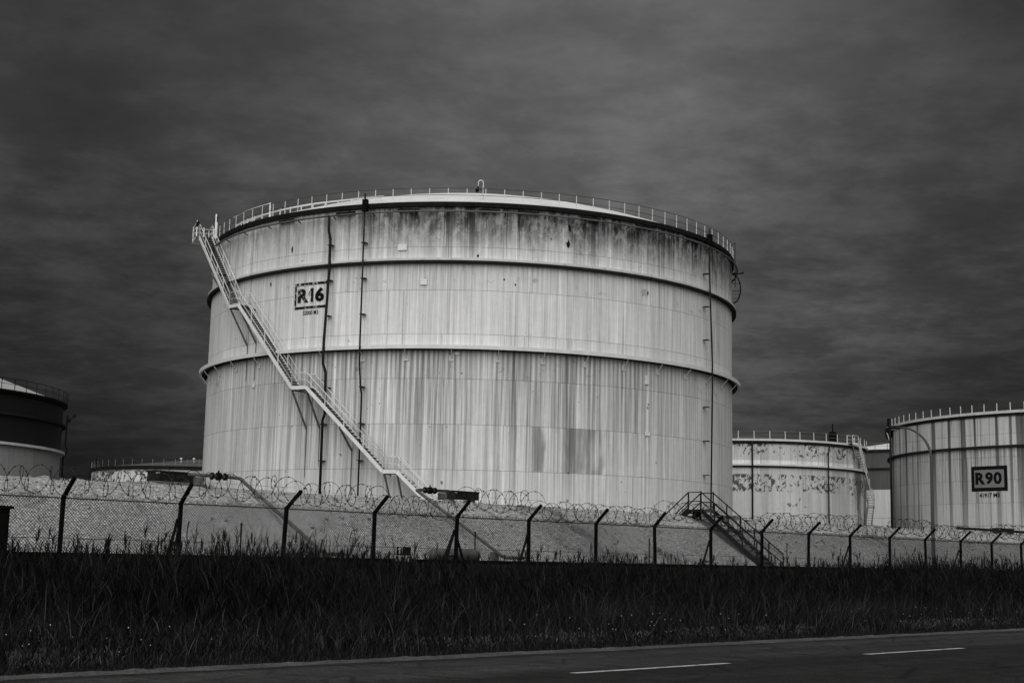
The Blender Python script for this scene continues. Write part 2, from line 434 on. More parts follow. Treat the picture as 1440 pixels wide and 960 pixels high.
# ------------------------------------------------------------------ ground, road, embankment
def strip(name, prof, s0, s1, mat, ns=1):
    """sheet swept along the road direction; prof = [(perp, z)]"""
    mb = MB(); k = len(prof)
    for i in range(ns+1):
        for p, z in prof: mb.v.append((s0+(s1-s0)*i/ns, p, z))
    for i in range(ns):
        for j in range(k-1):
            a = i*k+j; mb.f.append((a, a+k, a+k+1, a+1)); mb.sm.append(False)
    return mb.build(name, mat, rot=(0, 0, RZ))
o = strip('ground', [(-4000,-.03),(6.0,-.03),(14.9,-.03),(17,-.06),(19,-.12),(24,-.05),(26.6,.25),(28.6,.55),(30.6,.9),(60,.95),(5000,.95)], -5000, 5000, M_ground)
struct(o)
o = strip('soil_verge', [(14.95,-.026),(17,-.055),(19,-.115),(24,-.045),(26.6,.255),(28.4,.53)], -60, 160, M_soil); struct(o)
o = strip('road', [(4.0,0.0),(14.78,0.0)], -400, 400, M_asph); struct(o)
# ragged gravel edge
mb = MB(); N = 900
for i in range(N+1):
    s_ = -20+100*i/N
    mb.v += [(s_, 14.62+.04*math.sin(s_*1.7)+rng.normal(0,.02), .004), (s_, 14.85, .03+rng.normal(0,.006)), (s_, 15.12+.06*math.sin(s_*.9)+rng.normal(0,.05), .0)]
for i in range(N):
    a = i*3
    for j in range(2): mb.f.append((a+j, a+3+j, a+4+j, a+1+j)); mb.sm.append(False)
o = mb.build('gravel_shoulder', M_grav, rot=(0,0,RZ)); struct(o)
dash_lab = ['white centre line dash nearest, at the bottom of the picture', 'white centre line dash farther along the road to the right']
for i, s_ in enumerate((13.45, 20.5)):
    mb = MB(); nseg = 24
    for k in range(nseg+1):
        x = 3.3*k/nseg
        mb.v += [(x, -.065+rng.normal(0,.004), 0), (x, .065+rng.normal(0,.004), 0)]
    for k in range(nseg): mb.f.append((2*k, 2*k+2, 2*k+3, 2*k+1)); mb.sm.append(False)
    o = mb.build('road_marking', M_line, loc=W(s_, 11.97, .005), rot=(0,0,RZ))
    tag(o, dash_lab[i], 'road marking', 'centre line dashes')

# embankment, swept with a rough surface
prof = [(30.4,.75),(30.8,1.0),(31.4,1.36),(32.0,1.72),(32.6,2.07),(33.2,2.42),(33.8,2.77),(34.3,3.02),(34.7,3.18),(35.1,3.25),(35.7,3.27),(36.4,3.25),(37.2,2.95),(38.6,2.1),(40.4,.9)]
S0, S1, NSEG = -30.0, 170.0, 700
k = len(prof); ss = np.linspace(S0, S1, NSEG+1)
jit = rng.normal(0, .028, (NSEG+1, k)); wav = sum(a*np.sin(ss*w+ph) for a, w, ph in ((.018,.31,1),(.016,.83,2),(.012,1.9,4)))
mb = MB()
for i in range(NSEG+1):
    for j, (p, z) in enumerate(prof):
        mb.v.append((ss[i], p+rng.normal(0,.02), z+jit[i,j]+(wav[i] if 5 < j < 13 else .3*wav[i])))
for i in range(NSEG):
    for j in range(k-1):
        a = i*k+j; mb.f.append((a, a+k, a+k+1, a+1)); mb.sm.append(True)
o = mb.build('embankment', M_berm, rot=(0,0,RZ)); struct(o)

# ------------------------------------------------------------------ tanks
def limb_centre(x, y, R, D, side):
    """centre of a tank of radius R at distance D whose left/right silhouette passes through the pixel"""
    r = ray(x, y); a = math.atan2(r[0], r[1]); h = math.asin(R/D)
    a = a+h if side == 'left' else a-h
    return D*math.sin(a), D*math.cos(a)
def z_at(x, y, dist):
    r = ray(x, y); return EYE + r[2]*dist/math.hypot(r[0], r[1])
class Tank:
    def __init__(s, name, cx, cy, R, base, H, label):
        s.cx, s.cy, s.R, s.base, s.H = cx, cy, R, base, H
        s.root = empty(name, (cx, cy, base)); tag(s.root, label, 'storage tank', 'storage tanks')
        s.look = math.atan2(-cx, cy)            # shell angle that faces the camera
    def pt(s, x, y, r=None):
        """pixel -> (angle, local height) on the shell"""
        R = r or s.R; d = ray(x, y)
        a = d[0]**2+d[1]**2; b = -2*(d[0]*s.cx+d[1]*s.cy); c = s.cx**2+s.cy**2-R*R
        q = b*b-4*a*c; t = (-b-math.sqrt(max(q, 0)))/2/a
        P = ORG+t*d
        return math.atan2(P[0]-s.cx, -(P[1]-s.cy)), float(P[2])-s.base
    def at(s, a, r, z): return Vector((r*math.sin(a), -r*math.cos(a), z))
    def arc(s, a0, a1, r, z, n, z1=None):
        z1 = z if z1 is None else z1
        return [s.at(a0+(a1-a0)*i/n, r, z+(z1-z)*i/n) for i in range(n+1)]
    def shell(s, mat, zs, ncol, stagger=True, vis=math.radians(100), gap=.020, seg=10):
        R = s.R; ca = 2*math.pi/ncol
        lim_lo, lim_hi = s.look-vis, s.look+vis
        MB().lathe([(R-.05, .0), (R-.05, zs[-1]-.01)], n=160).build('inner_shell', M_inner, s.root)
        uvf = lambda v: (math.atan2(v[0], -v[1])*R, v[2])
        for ci in range(len(zs)-1):
            z0, z1 = zs[ci]+gap/2, zs[ci+1]-gap/2
            off = (ci % 3)*ca/3 if stagger else 0
            Rk = R - .004*ci
            k0 = math.ceil((lim_lo-off)/ca)-1; k1 = math.floor((lim_hi-off)/ca)
            first = off+k0*ca; last = off+(k1+1)*ca
            g = gap*.6/R
            for kk in range(k0, k1+1):
                a0, a1 = off+kk*ca+g/2, off+(kk+1)*ca-g/2
                mb = MB()
                mb.lathe([(Rk, z0), (Rk, z1)], a0, a1, seg)
                mb.lathe([(Rk-.03, z0), (Rk, z0)], a0, a1, seg, False)
                mb.lathe([(Rk, z1), (Rk-.03, z1)], a0, a1, seg, False)
                mb.build('shell_plate', mat, s.root, uvf)
            # side turned away from the road, in one sheet per course
            bm_ = MB().lathe([(Rk, z0), (Rk, z1)], last, first+2*math.pi, 60)
            bm_.build('rear_course', mat, s.root, uvf)
    def ring(s, name, mat, prof, n=192): return MB().lathe(prof, n=n, closed_prof=True, smooth=False).build(name, mat, s.root)
    def railing(s, r, z, h, npost, matp, matr, pr=.022, rr=.020, a0=-math.pi, a1=math.pi, mids=(.5,)):
        full = abs(a1-a0-2*math.pi) < 1e-3
        n = 180 if full else max(8, int(abs(a1-a0)*30))
        ptsf = lambda zz_: ([s.at(a0+(a1-a0)*i/n, r, zz_) for i in range(n if full else n+1)])
        top = MB().tube(ptsf(z+h), rr, 5, closed=full).build('guard_rail', matr, s.root)
        for m_ in mids: MB().tube(ptsf(z+h*m_), rr*.8, 4, closed=full).build('mid_rail', matr, top)
        pm = MB().quad_box((-pr, -pr*.6, 0), (pr, pr*.6, h)).build('guard_post', matp, top)
        cnt = npost if full else npost+1
        for i in range(cnt):
            a = a0+(a1-a0)*i/npost; P = s.at(a, r, z)
            if i == 0: pm.location = P; pm.rotation_euler = (0, 0, a)
            else: inst(pm, 'guard_post', top, P, (0, 0, a))
        return top
    def decal(s, polys, mat, name, a_c, z_c, off=.012, parent=None, xs=1.0):
        """flat (x, z) outline mesh wrapped on the shell"""
        mb = MB(); V, Fc = polys
        for x, z in V: mb.v.append(tuple(s.at(a_c+x*xs/s.R, s.R+off, z_c+z)))
        for f in Fc: mb.f.append(tuple(f)); mb.sm.append(False)
        return mb.build(name, mat, parent or s.root)
    def frame(s, a0, a1, z0, z1, w, mat, parent=None):
        mb = MB(); R = s.R+.010; n = 10; wa = w/s.R
        def patch(b0, b1, y0, y1, n_):
            b = len(mb.v)
            for i in range(n_+1):
                a = b0+(b1-b0)*i/n_; mb.v.append(tuple(s.at(a, R, y0))); mb.v.append(tuple(s.at(a, R, y1)))
            for i in range(n_): mb.f.append((b+2*i, b+2*i+2, b+2*i+3, b+2*i+1)); mb.sm.append(False)
        patch(a0, a1, z0, z0+w, n); patch(a0, a1, z1-w, z1, n)
        patch(a0, a0+wa, z0+w, z1-w, 2); patch(a1-wa, a1, z0+w, z1-w, 2)
        return mb.build('sign_border', mat, parent or s.root)
    def stair(s, nodes, r0, r1, mat, mtread, rise=.205, rail_h=1.0, ends=()):
        """helical flights; nodes = [(angle, z)], a landing wherever z stays the same"""
        for (a0, z0), (a1, z1) in zip(nodes, nodes[1:]):
            flat = abs(z1-z0) < .15
            L = max(abs(a1-a0)*(r0+r1)/2, .01); n = max(2, int(L/.7))
            pos = lambda f, r, h=0.0: s.at(a0, r, z0+h).lerp(s.at(a1, r, z1+h), f)
            part = MB().bar(pos(0, r1), pos(1, r1), .05, .24).build('stair_landing' if flat else 'stair_flight', mat, s.root)
            MB().bar(pos(0, r0), pos(1, r0), .05, .24).build('stringer', mat, part)
            if flat:
                deck_ = MB(); deck_.lathe([(r0, z0-.02), (r1, z0-.02), (r1, z0+.03), (r0, z0+.03)], a0, a1, 4, False, True)
                deck_.build('deck', mtread, part)
            else:
                nt = max(3, int(abs(z1-z0)/rise))
                tm = MB().quad_box((-.15, 0, -.02), (.15, r1-r0-.06, .02)).build('tread', mtread, part)
                for i in range(nt):
                    f = (i+.5)/nt; a = a0+(a1-a0)*f
                    P = pos(f, r1-.03)
                    if i == 0: tm.location = P; tm.rotation_euler = (0, 0, a)
                    else: inst(tm, 'tread', part, P, (0, 0, a))
            for r in (r1, r0):
                for hh, rr in ((rail_h, .028), (rail_h*.52, .02)):
                    MB().tube([pos(0, r, hh), pos(1, r, hh)], rr, 5).build('handrail', mat, part)
                npst = max(1, int(math.hypot(L, z1-z0)/1.7))
                for i in range(npst+1):
                    f = i/npst; a = a0+(a1-a0)*f
                    P = pos(f, r)
                    MB().quad_box((-.025, -.025, 0), (.025, .025, rail_h), Matrix.Translation(P) @ Matrix.Rotation(a, 4, 'Z')).build('guard_post', mat, part)

def text_poly(txt, height, xs=1.0, bold=0.0):
    cu = bpy.data.curves.new('lettering', 'FONT'); cu.body = txt; cu.size = 1.0; cu.offset = bold; cu.resolution_u = 4
    cu.align_x = 'CENTER'
    ob = bpy.data.objects.new('lettering', cu); col.objects.link(ob)
    dg = bpy.context.evaluated_depsgraph_get(); me = ob.evaluated_get(dg).to_mesh()
    V = np.array([(v.co.x, v.co.y) for v in me.vertices]); Fc = [tuple(p.vertices) for p in me.polygons]
    ob.evaluated_get(dg).to_mesh_clear(); bpy.data.objects.remove(ob); bpy.data.curves.remove(cu)
    h = V[:,1].max()-V[:,1].min(); V[:,1] -= V[:,1].min(); V *= height/h
    V[:,0] -= (V[:,0].max()+V[:,0].min())/2; V[:,0] *= xs
    return [tuple(v) for v in V], Fc

# ---- the big tank R16
R16, D16 = 20.9, 5.42*20.9
T = Tank('storage_tank', D16*math.sin(-.0286), D16*math.cos(-.0286), R16, 1.08, 23.92, 'huge pale streaked tank with a zigzag outside stair and the number R16')
G1, G2 = 19.9, 13.98
zs = [0, 2.99, 5.97, 8.95, 11.97, 14.96, 17.92, 20.87, 23.80]
uR = lambda deg: math.radians(deg)*R16
M_r16 = shell_mat('shell_paint_streaked', dict(base=.705, top=23.8, fine=.22, rim=.98, rimlen=(1.6, 6.0), rimside=(uR(-32), uR(-6), .40), run=.85, runlen=5.6,
    drips=[(G2, 13.5, .72, .36, uR(-4), 26.0), (G1, 4.0, .26, .36, uR(0), 40.0)],
    patch=[(uR(13.0), uR(29.2), 6.0, 8.94, .50, .55), (uR(-15), uR(-6), 8.96, 14.0, .12, .5), (uR(62), uR(66), 3.0, 23.8, .28, .4)], chip=.8))
T.shell(M_r16, zs, 16, seg=12)
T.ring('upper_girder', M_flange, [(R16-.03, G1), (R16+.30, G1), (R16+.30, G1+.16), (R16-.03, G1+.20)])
T.ring('upper_girder_shade', M_gdark, [(R16-.03, G1-.16), (R16+.33, G1-.18), (R16+.33, G1-.012), (R16-.03, G1-.004)])  # dark ring painted as the shadow line beneath the girder
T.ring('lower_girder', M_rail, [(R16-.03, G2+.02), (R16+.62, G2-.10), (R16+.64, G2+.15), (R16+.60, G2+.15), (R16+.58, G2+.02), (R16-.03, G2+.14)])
T.ring('lower_girder_shade', M_gdark, [(R16-.03, G2-.10), (R16+.40, G2-.14), (R16+.40, G2-.085), (R16-.03, G2+.012)])  # dark strip for the shade under the pale flange
nb = 43; brk = None
for i in range(nb):
    a = math.radians(-2.0)+2*math.pi*i/nb
    if brk is None:
        mb = MB(); mb.bar((0, .0, -.70), (0, -.50, -.14), .04, .05); mb.quad_box((-.17, -.02, -.85), (.17, .005, -.45)); brk = mb.build('girder_bracket', M_flange, T.root)
        ob = brk
    else: ob = inst(brk, 'girder_bracket', T.root, (0,0,0))
    ob.location = T.at(a, R16+.02, G2); ob.rotation_euler = (0, 0, a)
T.ring('rim_curb', M_curb, [(R16-.02, 23.62), (R16+.16, 23.62), (R16+.18, 23.92), (R16-.02, 23.92)])
APX = z_at(668, 265, D16)-1.08
MB().lathe([(R16+.19, 23.925)]+[(R16*q, 23.93+4.45*(1-q*q)) for q in (.985,.95,.9,.8,.7,.6,.5,.4,.3,.2,.1,.001)], n=160).build('roof', M_roof, T.root)
T.railing(R16+.10, 23.93, .95, 104, M_rail, M_raildark, .024, .024)
# sprinkler ring under the rim with its arms
rp = MB().tube([T.at(2*math.pi*i/180, R16+.42, 23.22) for i in range(180)], .065, 6, closed=True).build('sprinkler_ring', M_ringpipe, T.root)
am = None
for i in range(44):
    a = math.radians(-1.0)+2*math.pi*i/44
    if am is None:
        am = MB().bar((0, .36, -.16), (0, -.02, 0), .05, .06).build('ring_arm', M_dark, rp); oo = am
    else: oo = inst(am, 'ring_arm', rp, (0,0,0))
    oo.location = T.at(a, R16+.42, 23.22); oo.rotation_euler = (0, 0, a)
# dark open deflectors just below the rim
for x in (405, 487, 575, 688, 743, 830, 905, 975):
    a, _ = T.pt(x, 300)
    MB().lathe([(R16+.02, 23.30), (R16+.20, 23.30), (R16+.20, 23.48), (R16+.02, 23.48)], a-.034, a+.034, 6, False, True).build('rim_vent', M_curb, T.root)
# riser pipes
def riser(ang, r, ztop, jogs, mat, box=None, dr=.22):
    a = math.radians(ang); pts = []
    for z, da, rad in jogs: pts.append(T.at(a+da/R16, R16+rad, z))
    p = MB().tube(pts, r, 8).build('riser_pipe', mat, T.root)
    cm = None
    for z in np.arange(1.6, ztop-1, 2.45):
        if abs(z-G2) < .8: continue
        da = np.interp(z, [j[0] for j in jogs[::-1]], [j[1] for j in jogs[::-1]])
        cm_ = T.at(a+da/R16, R16+.12, z)
        if cm is None: cm = MB().quad_box((-.22, -.30, -.025), (.12, .10, .025)).build('pipe_clip', mat, p, loc=cm_, rot=(0,0,a))
        else: inst(cm, 'pipe_clip', p, cm_, (0,0,a))
    return p
riser(-25.6, .095, 23, [(23.25,-.26,.42),(22.2,-.26,.42),(21.6,-.12,.4),(20.3,-.12,.40),(19.6,-.1,.40),(14.4,-.1,.72),(13.0,-.1,.72),(12.4,.06,.6),(9.6,.06,.5),(9.2,-.12,.45),(0.2,-.12,.4)], M_dark)
riser(-18.3, .060, 24, [(24.6,-.25,.42),(14.6,-.12,.68),(12.8,-.10,.68),(11.2,.0,.55),(10.9,.06,.5),(0.2,.0,.4)], M_dark)
riser(55.5, .060, 24, [(24.6,.10,.42),(22.2,.08,.42),(21.8,-.02,.45),(14.6,.0,.68),(12.8,.0,.68),(0.2,.0,.5)], M_dark)
for ang in (-18.9, 55.8):
    a = math.radians(ang)
    MB().quad_box((-.17,-.16,0),(.17,.16,.82)).build('junction_box', M_black, T.root, loc=T.at(a, R16+.42, 23.35), rot=(0,0,a))
# small plates fixed to the shell
for x, y, w, h, in ((566,348,.62,.40),(596,396,.48,.44),(909,534,.36,.62),(910,610,.42,.26),(357,542,.26,.28),(643,497,.3,.2)):
    a, z = T.pt(x, y)
    MB().quad_box((-w/2,-.05,-h/2),(w/2,.02,h/2)).build('shell_tag', M_rail, T.root, loc=T.at(a, R16+.03, z), rot=(0,0,a))
# dark scars and cut stubs
for x, y, w, h in ((411,351,.16,.5),(801,320,.18,.5),(799,344,.24,.55),(775,336,.10,.10),(911,412,.13,.26),(709,393,.1,.12),(725,400,.1,.14),(381,400,.12,.3),(672,360,.14,.2),(904,415,.1,.1),(598,392,.2,.12)):
    a, z = T.pt(x, y)
    V = []; nn = 9
    for i in range(nn):
        th = 2*math.pi*i/nn; q = .35+.35*random.random(); V.append((math.cos(th)*w*q, math.sin(th)*h*q))
    T.decal((V, [tuple(range(nn))]), M_ink, 'paint_scar', a, z, .012)
# number sign, flaking
aL, _ = T.pt(414.5, 418); aR, _ = T.pt(461.5, 414); zb, zt = 16.98, 18.80
brd = T.frame(aL, aR, zb, zt, .17, M_ink_rim)
wS = (aR-aL)*R16
for ch, x, xs_ in (('R', 426.5, .95), ('1', 437.2, 1.0), ('6', 449.5, 1.0)):
    a, _ = T.pt(x, 415)
    V, Fc = text_poly(ch, .98, xs_*1.22, .05) if ch != '1' else ([(-.20,.66),(.02,.98),(.22,.98),(.22,0),(.0,0),(.0,.70),(-.20,.52)], [(0,1,2,3,4,5,6)])
    T.decal((V, Fc), {'R': M_ink_worn, '1': M_ink_soft, '6': M_ink}[ch], 'sign_letter', a, zb+.44, .014, brd)
a, _ = T.pt(436.5, 441)
T.decal(text_poly('32000 M3', .29, .85, .015), M_ink_soft, 'capacity_lettering', a, 16.55, .012, brd)
# outside stair
rad = math.radians
nodes = [(rad(-72.5), 23.92), (rad(-67.4), 23.92), (rad(-49.0), 17.55), (rad(-45.9), 17.55), (rad(-30.9), 11.32), (rad(-27.8), 11.32), (rad(-12.8), 5.70), (rad(-10.4), 5.70), (rad(4.6), .15)]
T.stair(nodes, R16+.55, R16+1.5, M_rail, M_tread)
for ang, zt_, zl in ((-49, 17.45, 14.9), (-46, 17.4, 15.0), (-31.0, 11.2, 8.7), (-28.0, 11.2, 8.75), (-21.0, 8.6, 7.2), (-12.6, 5.6, 3.2), (-10.4, 5.6, 3.2), (-58, 20.5, 18.4), (-67, 23.8, 21.6)):
    a = rad(ang)
    mb = MB(); mb.bar(T.at(a, R16+1.4, zt_), T.at(a+.012, R16+.03, zl), .09, .11); mb.bar(T.at(a, R16+1.45, zt_), T.at(a, R16+.0, zt_), .08, .10)
    mb.build('stair_strut', M_concdark, T.root)
    V = [(-.05, 0), (.05, 0), (.035, -2.2-random.random()*2), (-.03, -2.2-random.random()*2)]
    if zl < 16: T.decal((V, [(0,1,2,3)]), M_concdark, 'rust_run', a+.012, zl, .011)
# top platform with taller end posts and plates
pl = MB(); a0, a1 = rad(-73.5), rad(-67.6)
pl.lathe([(R16-.1, 23.86), (R16+1.75, 23.86), (R16+1.75, 23.98), (R16-.1, 23.98)], a0, a1, 5, False, True)
pl = pl.build('top_platform', M_rail, T.root)
for a, r in ((a0, R16+1.7), (a1, R16+1.7), (a0, R16+.9), (a0, R16+.15), (a1, R16+.2)):
    MB().quad_box((-.03,-.03,0),(.03,.03,1.25), Matrix.Translation(T.at(a, r, 23.98))).build('guard_post', M_rail, pl)
for hh in (.4, .8, 1.12):
    MB().tube([T.at(a1-.03, R16+1.7, 23.98+hh), T.at(a0, R16+1.7, 23.98+hh), T.at(a0, R16+.1, 23.98+hh)], .024, 5).build('guard_rail', M_rail, pl)
MB().quad_box((-.05,-.05,0),(.05,.05,2.1), Matrix.Translation(T.at(rad(-70), R16+.15, 23.98))).build('flag_mast', M_rail, pl)
for a, r, zz_ in ((rad(-70), R16+.22, 25.5), (a1, R16+1.74, 24.75)):
    MB().quad_box((-.10,-.02,0),(.10,.02,.42), Matrix.Translation(T.at(a, r, zz_)) @ Matrix.Rotation(.35, 4, 'Y')).build('warning_plate', M_black, pl)
# handrailed gangway and pipework just inside the rim, upper left
gw = MB()
for r, z in ((R16-.55, 24.15), (R16-.55, 24.50), (R16-1.15, 24.75)):
    gw.tube(T.arc(rad(-60), rad(-17), r, z, 40), .05 if z > 24.2 else .035, 5)
gw = gw.build('roof_gangway', M_rail, T.root)
for i in range(15):
    a = rad(-60+43*i/14); MB().quad_box((-.035,-.03,0),(.035,.03,.62), Matrix.Translation(T.at(a, R16-.55, 23.98)) @ Matrix.Rotation(a, 4, 'Z')).build('gangway_post', M_rail, gw)
MB().tube(T.arc(rad(-60), rad(-44), R16-.3, 25.1, 12), .035, 5).build('gangway_rail', M_rail, gw)
MB().quad_box((-.05,-.05,0),(.05,.05,1.2), Matrix.Translation(T.at(rad(-44), R16-.3, 23.95))).build('gangway_post', M_rail, gw)
# swan-neck vent on the roof
a, z = T.pt(680, 284, R16)
vb = T.at(a, R16-1.4, 24.45)
vn = MB().tube([vb, vb+Vector((0,0,1.15))]+[vb+Vector((-.17+.17*math.cos(t), 0, 1.25+.17*math.sin(t))) for t in np.linspace(0, math.pi, 9)]+[vb+Vector((-.34,0,.95))], .035, 6).build('swan_neck_vent', M_rail, T.root)
mb = MB(); mb.tube([vb+Vector((-.34,0,.97)), vb+Vector((-.39,0,.75)), vb+Vector((-.46,0,.6))], [.05,.12,.10], 8); mb.bar(vb+Vector((-.36,0,.9)), vb+Vector((-.12,0,.72)), .05, .05)
mb.build('vent_head', M_black, vn)
# ladder cage and mast on the right limb
aT = rad(80.0)
ld = MB().tube([T.at(aT, R16+.25, 21.9), T.at(aT, R16+.25, 25.55)], .03, 6).build('rim_mast', M_blackrail, T.root)
MB().tube([T.at(aT, R16+.25, 25.4), T.at(aT-.03, R16-.4, 25.2)], .025, 5).build('mast_stay', M_blackrail, ld)
MB().tube([T.at(aT, R16+.05, 22.9)]+[T.at(aT, R16+.05+.62*math.sin(t), 21.75+1.15*math.cos(t)) for t in np.linspace(.15, 2.6, 12)]+[T.at(aT, R16+.12, 20.6)], .055, 6).build('hose_arc', M_black, ld)
for z in (21.0, 21.6, 22.2): MB().tube([T.at(aT, R16, z), T.at(aT, R16+.62, z)], .02, 4).build('mast_rung', M_blackrail, ld)
mb = MB(); mb.bar(T.at(aT, R16-.3, 22.95), T.at(aT, R16+.9, 23.0), .06, .08); mb.bar(T.at(aT, R16+.55, 22.95), T.at(aT, R16+.95, 23.12), .05, .06); mb.build('mast_arm', M_black, ld)

# ---- tank R90, right
R9, D9 = 28.0, 202.0
cx, cy = limb_centre(1251, 660, R9, D9, 'left')
dl = math.sqrt(D9**2-R9**2); H9 = z_at(1250, 604, dl)-.95
T9 = Tank('storage_tank', cx, cy, R9, .95, H9, 'pale tank with black rain streaks and the framed number R90')
g9 = T9.pt(1253, 646)[1]
M_r90 = shell_mat('shell_paint_black_bands', dict(base=.56, top=H9, fine=.14, band=.92, bandf=.85, course=H9/7, bandlow=.42, bseed=45.0, drips=[(g9, 9.0, .5, .6, math.radians(-10)*R9, 60.0)], chip=.3))
zs9 = [H9*i/7 for i in range(8)]
T9.shell(M_r90, zs9, 16, seg=8, gap=.03)
g9 = T9.pt(1253, 646)[1]
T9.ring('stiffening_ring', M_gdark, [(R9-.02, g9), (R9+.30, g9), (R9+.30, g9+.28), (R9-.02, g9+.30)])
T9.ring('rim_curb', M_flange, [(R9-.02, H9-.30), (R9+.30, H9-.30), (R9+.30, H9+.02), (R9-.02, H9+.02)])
T9.ring('rim_shade_strip', M_gdark, [(R9-.02, H9-.62), (R9+.12, H9-.62), (R9+.12, H9-.31), (R9-.02, H9-.31)])  # near-black strip standing for the shade below the rim
MB().lathe([(R9, H9+.02), (R9*.5, H9+1.2), (.05, H9+2.2)], n=96).build('roof', M_roofgrey, T9.root)
T9.railing(R9+.15, H9, .95, 104, M_rail, M_raildark, .045, .022)
aa = T9.pt(1257, 660)[0]
MB().tube([T9.at(aa, R9+.4, .2), T9.at(aa, R9+.4, H9+.8)], .14, 7).build('riser_pipe', M_dark, T9.root)
aa = T9.pt(1255, 660)[0]
MB().tube([T9.at(aa, R9+.25, .2), T9.at(aa, R9+.25, H9-2.0), T9.at(aa-.02, R9+.5, H9-.8)], .10, 6).build('riser_pipe', M_flange, T9.root)
pm_ = MB().lathe([(R9, H9-1.5), (R9+.5, H9-.9), (R9+.5, H9-.1), (R9, H9-.1)], T9.pt(1251.5,640)[0]-.1, T9.pt(1256,640)[0], 4, False, True).build('rim_platform', M_gdark, T9.root)
MB().quad_box((-.18,-.2,0),(.18,.2,1.1), Matrix.Translation(T9.at(T9.pt(1254,640)[0], R9+.3, H9))).build('foam_box', M_black, T9.root)
al, z0 = T9.pt(1366.5, 691); ar, _ = T9.pt(1417.5, 690); _, z1 = T9.pt(1366, 656)
fr = T9.frame(al, ar, z0, z1, .44, M_ink)
n_ = 8; mb = MB()
for i in range(n_+1):
    a = al+(ar-al)*i/n_; mb.v += [tuple(T9.at(a, R9+.006, z0+.2)), tuple(T9.at(a, R9+.006, z1-.2))]
for i in range(n_): mb.f.append((2*i, 2*i+2, 2*i+3, 2*i+1)); mb.sm.append(False)
mb.build('sign_field', plain('sign_field_grey', .19, .15, .5, .7), fr)
hl = (z1-z0)*.485
for ch, x in (('R', 1378.6), ('9', 1391.0), ('0', 1403.0)):
    a, _ = T9.pt(x, 673); V, Fc = text_poly(ch, hl, 1.12, .045)
    T9.decal((V, Fc), M_ink, 'sign_letter', a, z0+(z1-z0)*.27, .02, fr)
a, zz_ = T9.pt(1391.5, 699)
T9.decal(text_poly('41917 M3', .52, 1.0, .03), M_ink, 'capacity_lettering', a, zz_, .02, fr)

# ---- peeling tank, right of R16
Rm, Dm = 14.6, 184.0
cx, cy = limb_centre(1218, 680, Rm, Dm, 'right')
Hm = z_at(1219, 631, math.sqrt(Dm**2-Rm**2))-.95
TM = Tank('storage_tank', cx, cy, Rm, .95, Hm, 'low pale tank with peeling paint patches and a stair on its right side')
gm = TM.pt(1130, 656)[1]
M_peel = shell_mat('shell_paint_peeling', dict(base=.54, top=Hm, fine=.12, band=.30, bandf=.25, bandlow=.6,
    flake=[(gm+1.0, Hm, .555, .92, 2.6, 5.0), (gm+2.2, Hm, .56, .9, 1.5, 8.0), (gm-3.2, gm-.9, .525, .92, 2.5, 15.0), (0.0, Hm*.75, .68, .75, 1.3, 25.0)], coat=[(gm-.1, gm+.75, .74)],
    patch=[(math.radians(48)*Rm, math.radians(100)*Rm, 0.2, Hm, .78, .6)], chip=.5))  # right side streaked darker over the full height
TM.shell(M_peel, [0, Hm*.2, Hm*.4, gm, Hm*.84, Hm], 12, seg=10, gap=.025)
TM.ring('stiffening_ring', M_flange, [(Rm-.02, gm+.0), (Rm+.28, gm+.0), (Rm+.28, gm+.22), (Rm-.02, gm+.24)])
TM.ring('ring_shade_strip', M_gdark, [(Rm-.02, gm-.2), (Rm+.2, gm-.2), (Rm+.2, gm-.01), (Rm-.02, gm-.01)])  # dark strip holds the shade beneath the stiffening ring
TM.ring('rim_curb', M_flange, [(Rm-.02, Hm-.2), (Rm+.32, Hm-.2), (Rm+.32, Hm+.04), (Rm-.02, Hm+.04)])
TM.ring('rim_shade_strip', M_gdark, [(Rm-.02, Hm-.5), (Rm+.14, Hm-.5), (Rm+.14, Hm-.21), (Rm-.02, Hm-.21)])  # shade beneath the curb, put in as a dark ring
MB().lathe([(Rm, Hm+.03), (.05, Hm+1.7)], n=96).build('roof', M_roofgrey, TM.root)
TM.railing(Rm+.15, Hm+.03, .95, 50, M_rail, M_railgrey, .035, .016)
for x, r_ in ((1058, .11), (1163, .09)):
    a = TM.pt(x, 690)[0]
    MB().tube([TM.at(a, Rm+.3, .2), TM.at(a, Rm+.3, Hm-1.6), TM.at(a+(.02 if x > 1100 else 0), Rm+.3, Hm-.3)], r_, 6).build('riser_pipe', M_dark, TM.root)
a = TM.pt(1195, 640)[0]
TM.stair([(a-.06, Hm), (a+.02, Hm), (a+.55, Hm*.52), (a+.62, Hm*.52), (math.radians(92), Hm*.22), (math.radians(96), Hm*.22), (math.radians(112), .2)], Rm+.25, Rm+1.0, M_rail, M_tread, .3)
a = TM.pt(1175, 640)[0]
MB().quad_box((-.4,-.3,0),(.4,.3,1.3), Matrix.Translation(TM.at(a, Rm-.4, Hm))).build('foam_box', M_black, TM.root)
MB().tube([TM.at(a, Rm-.4, Hm+1.2), TM.at(a, Rm-.4, Hm+2.3)], .08, 5).build('vent_stub', M_black, TM.root)

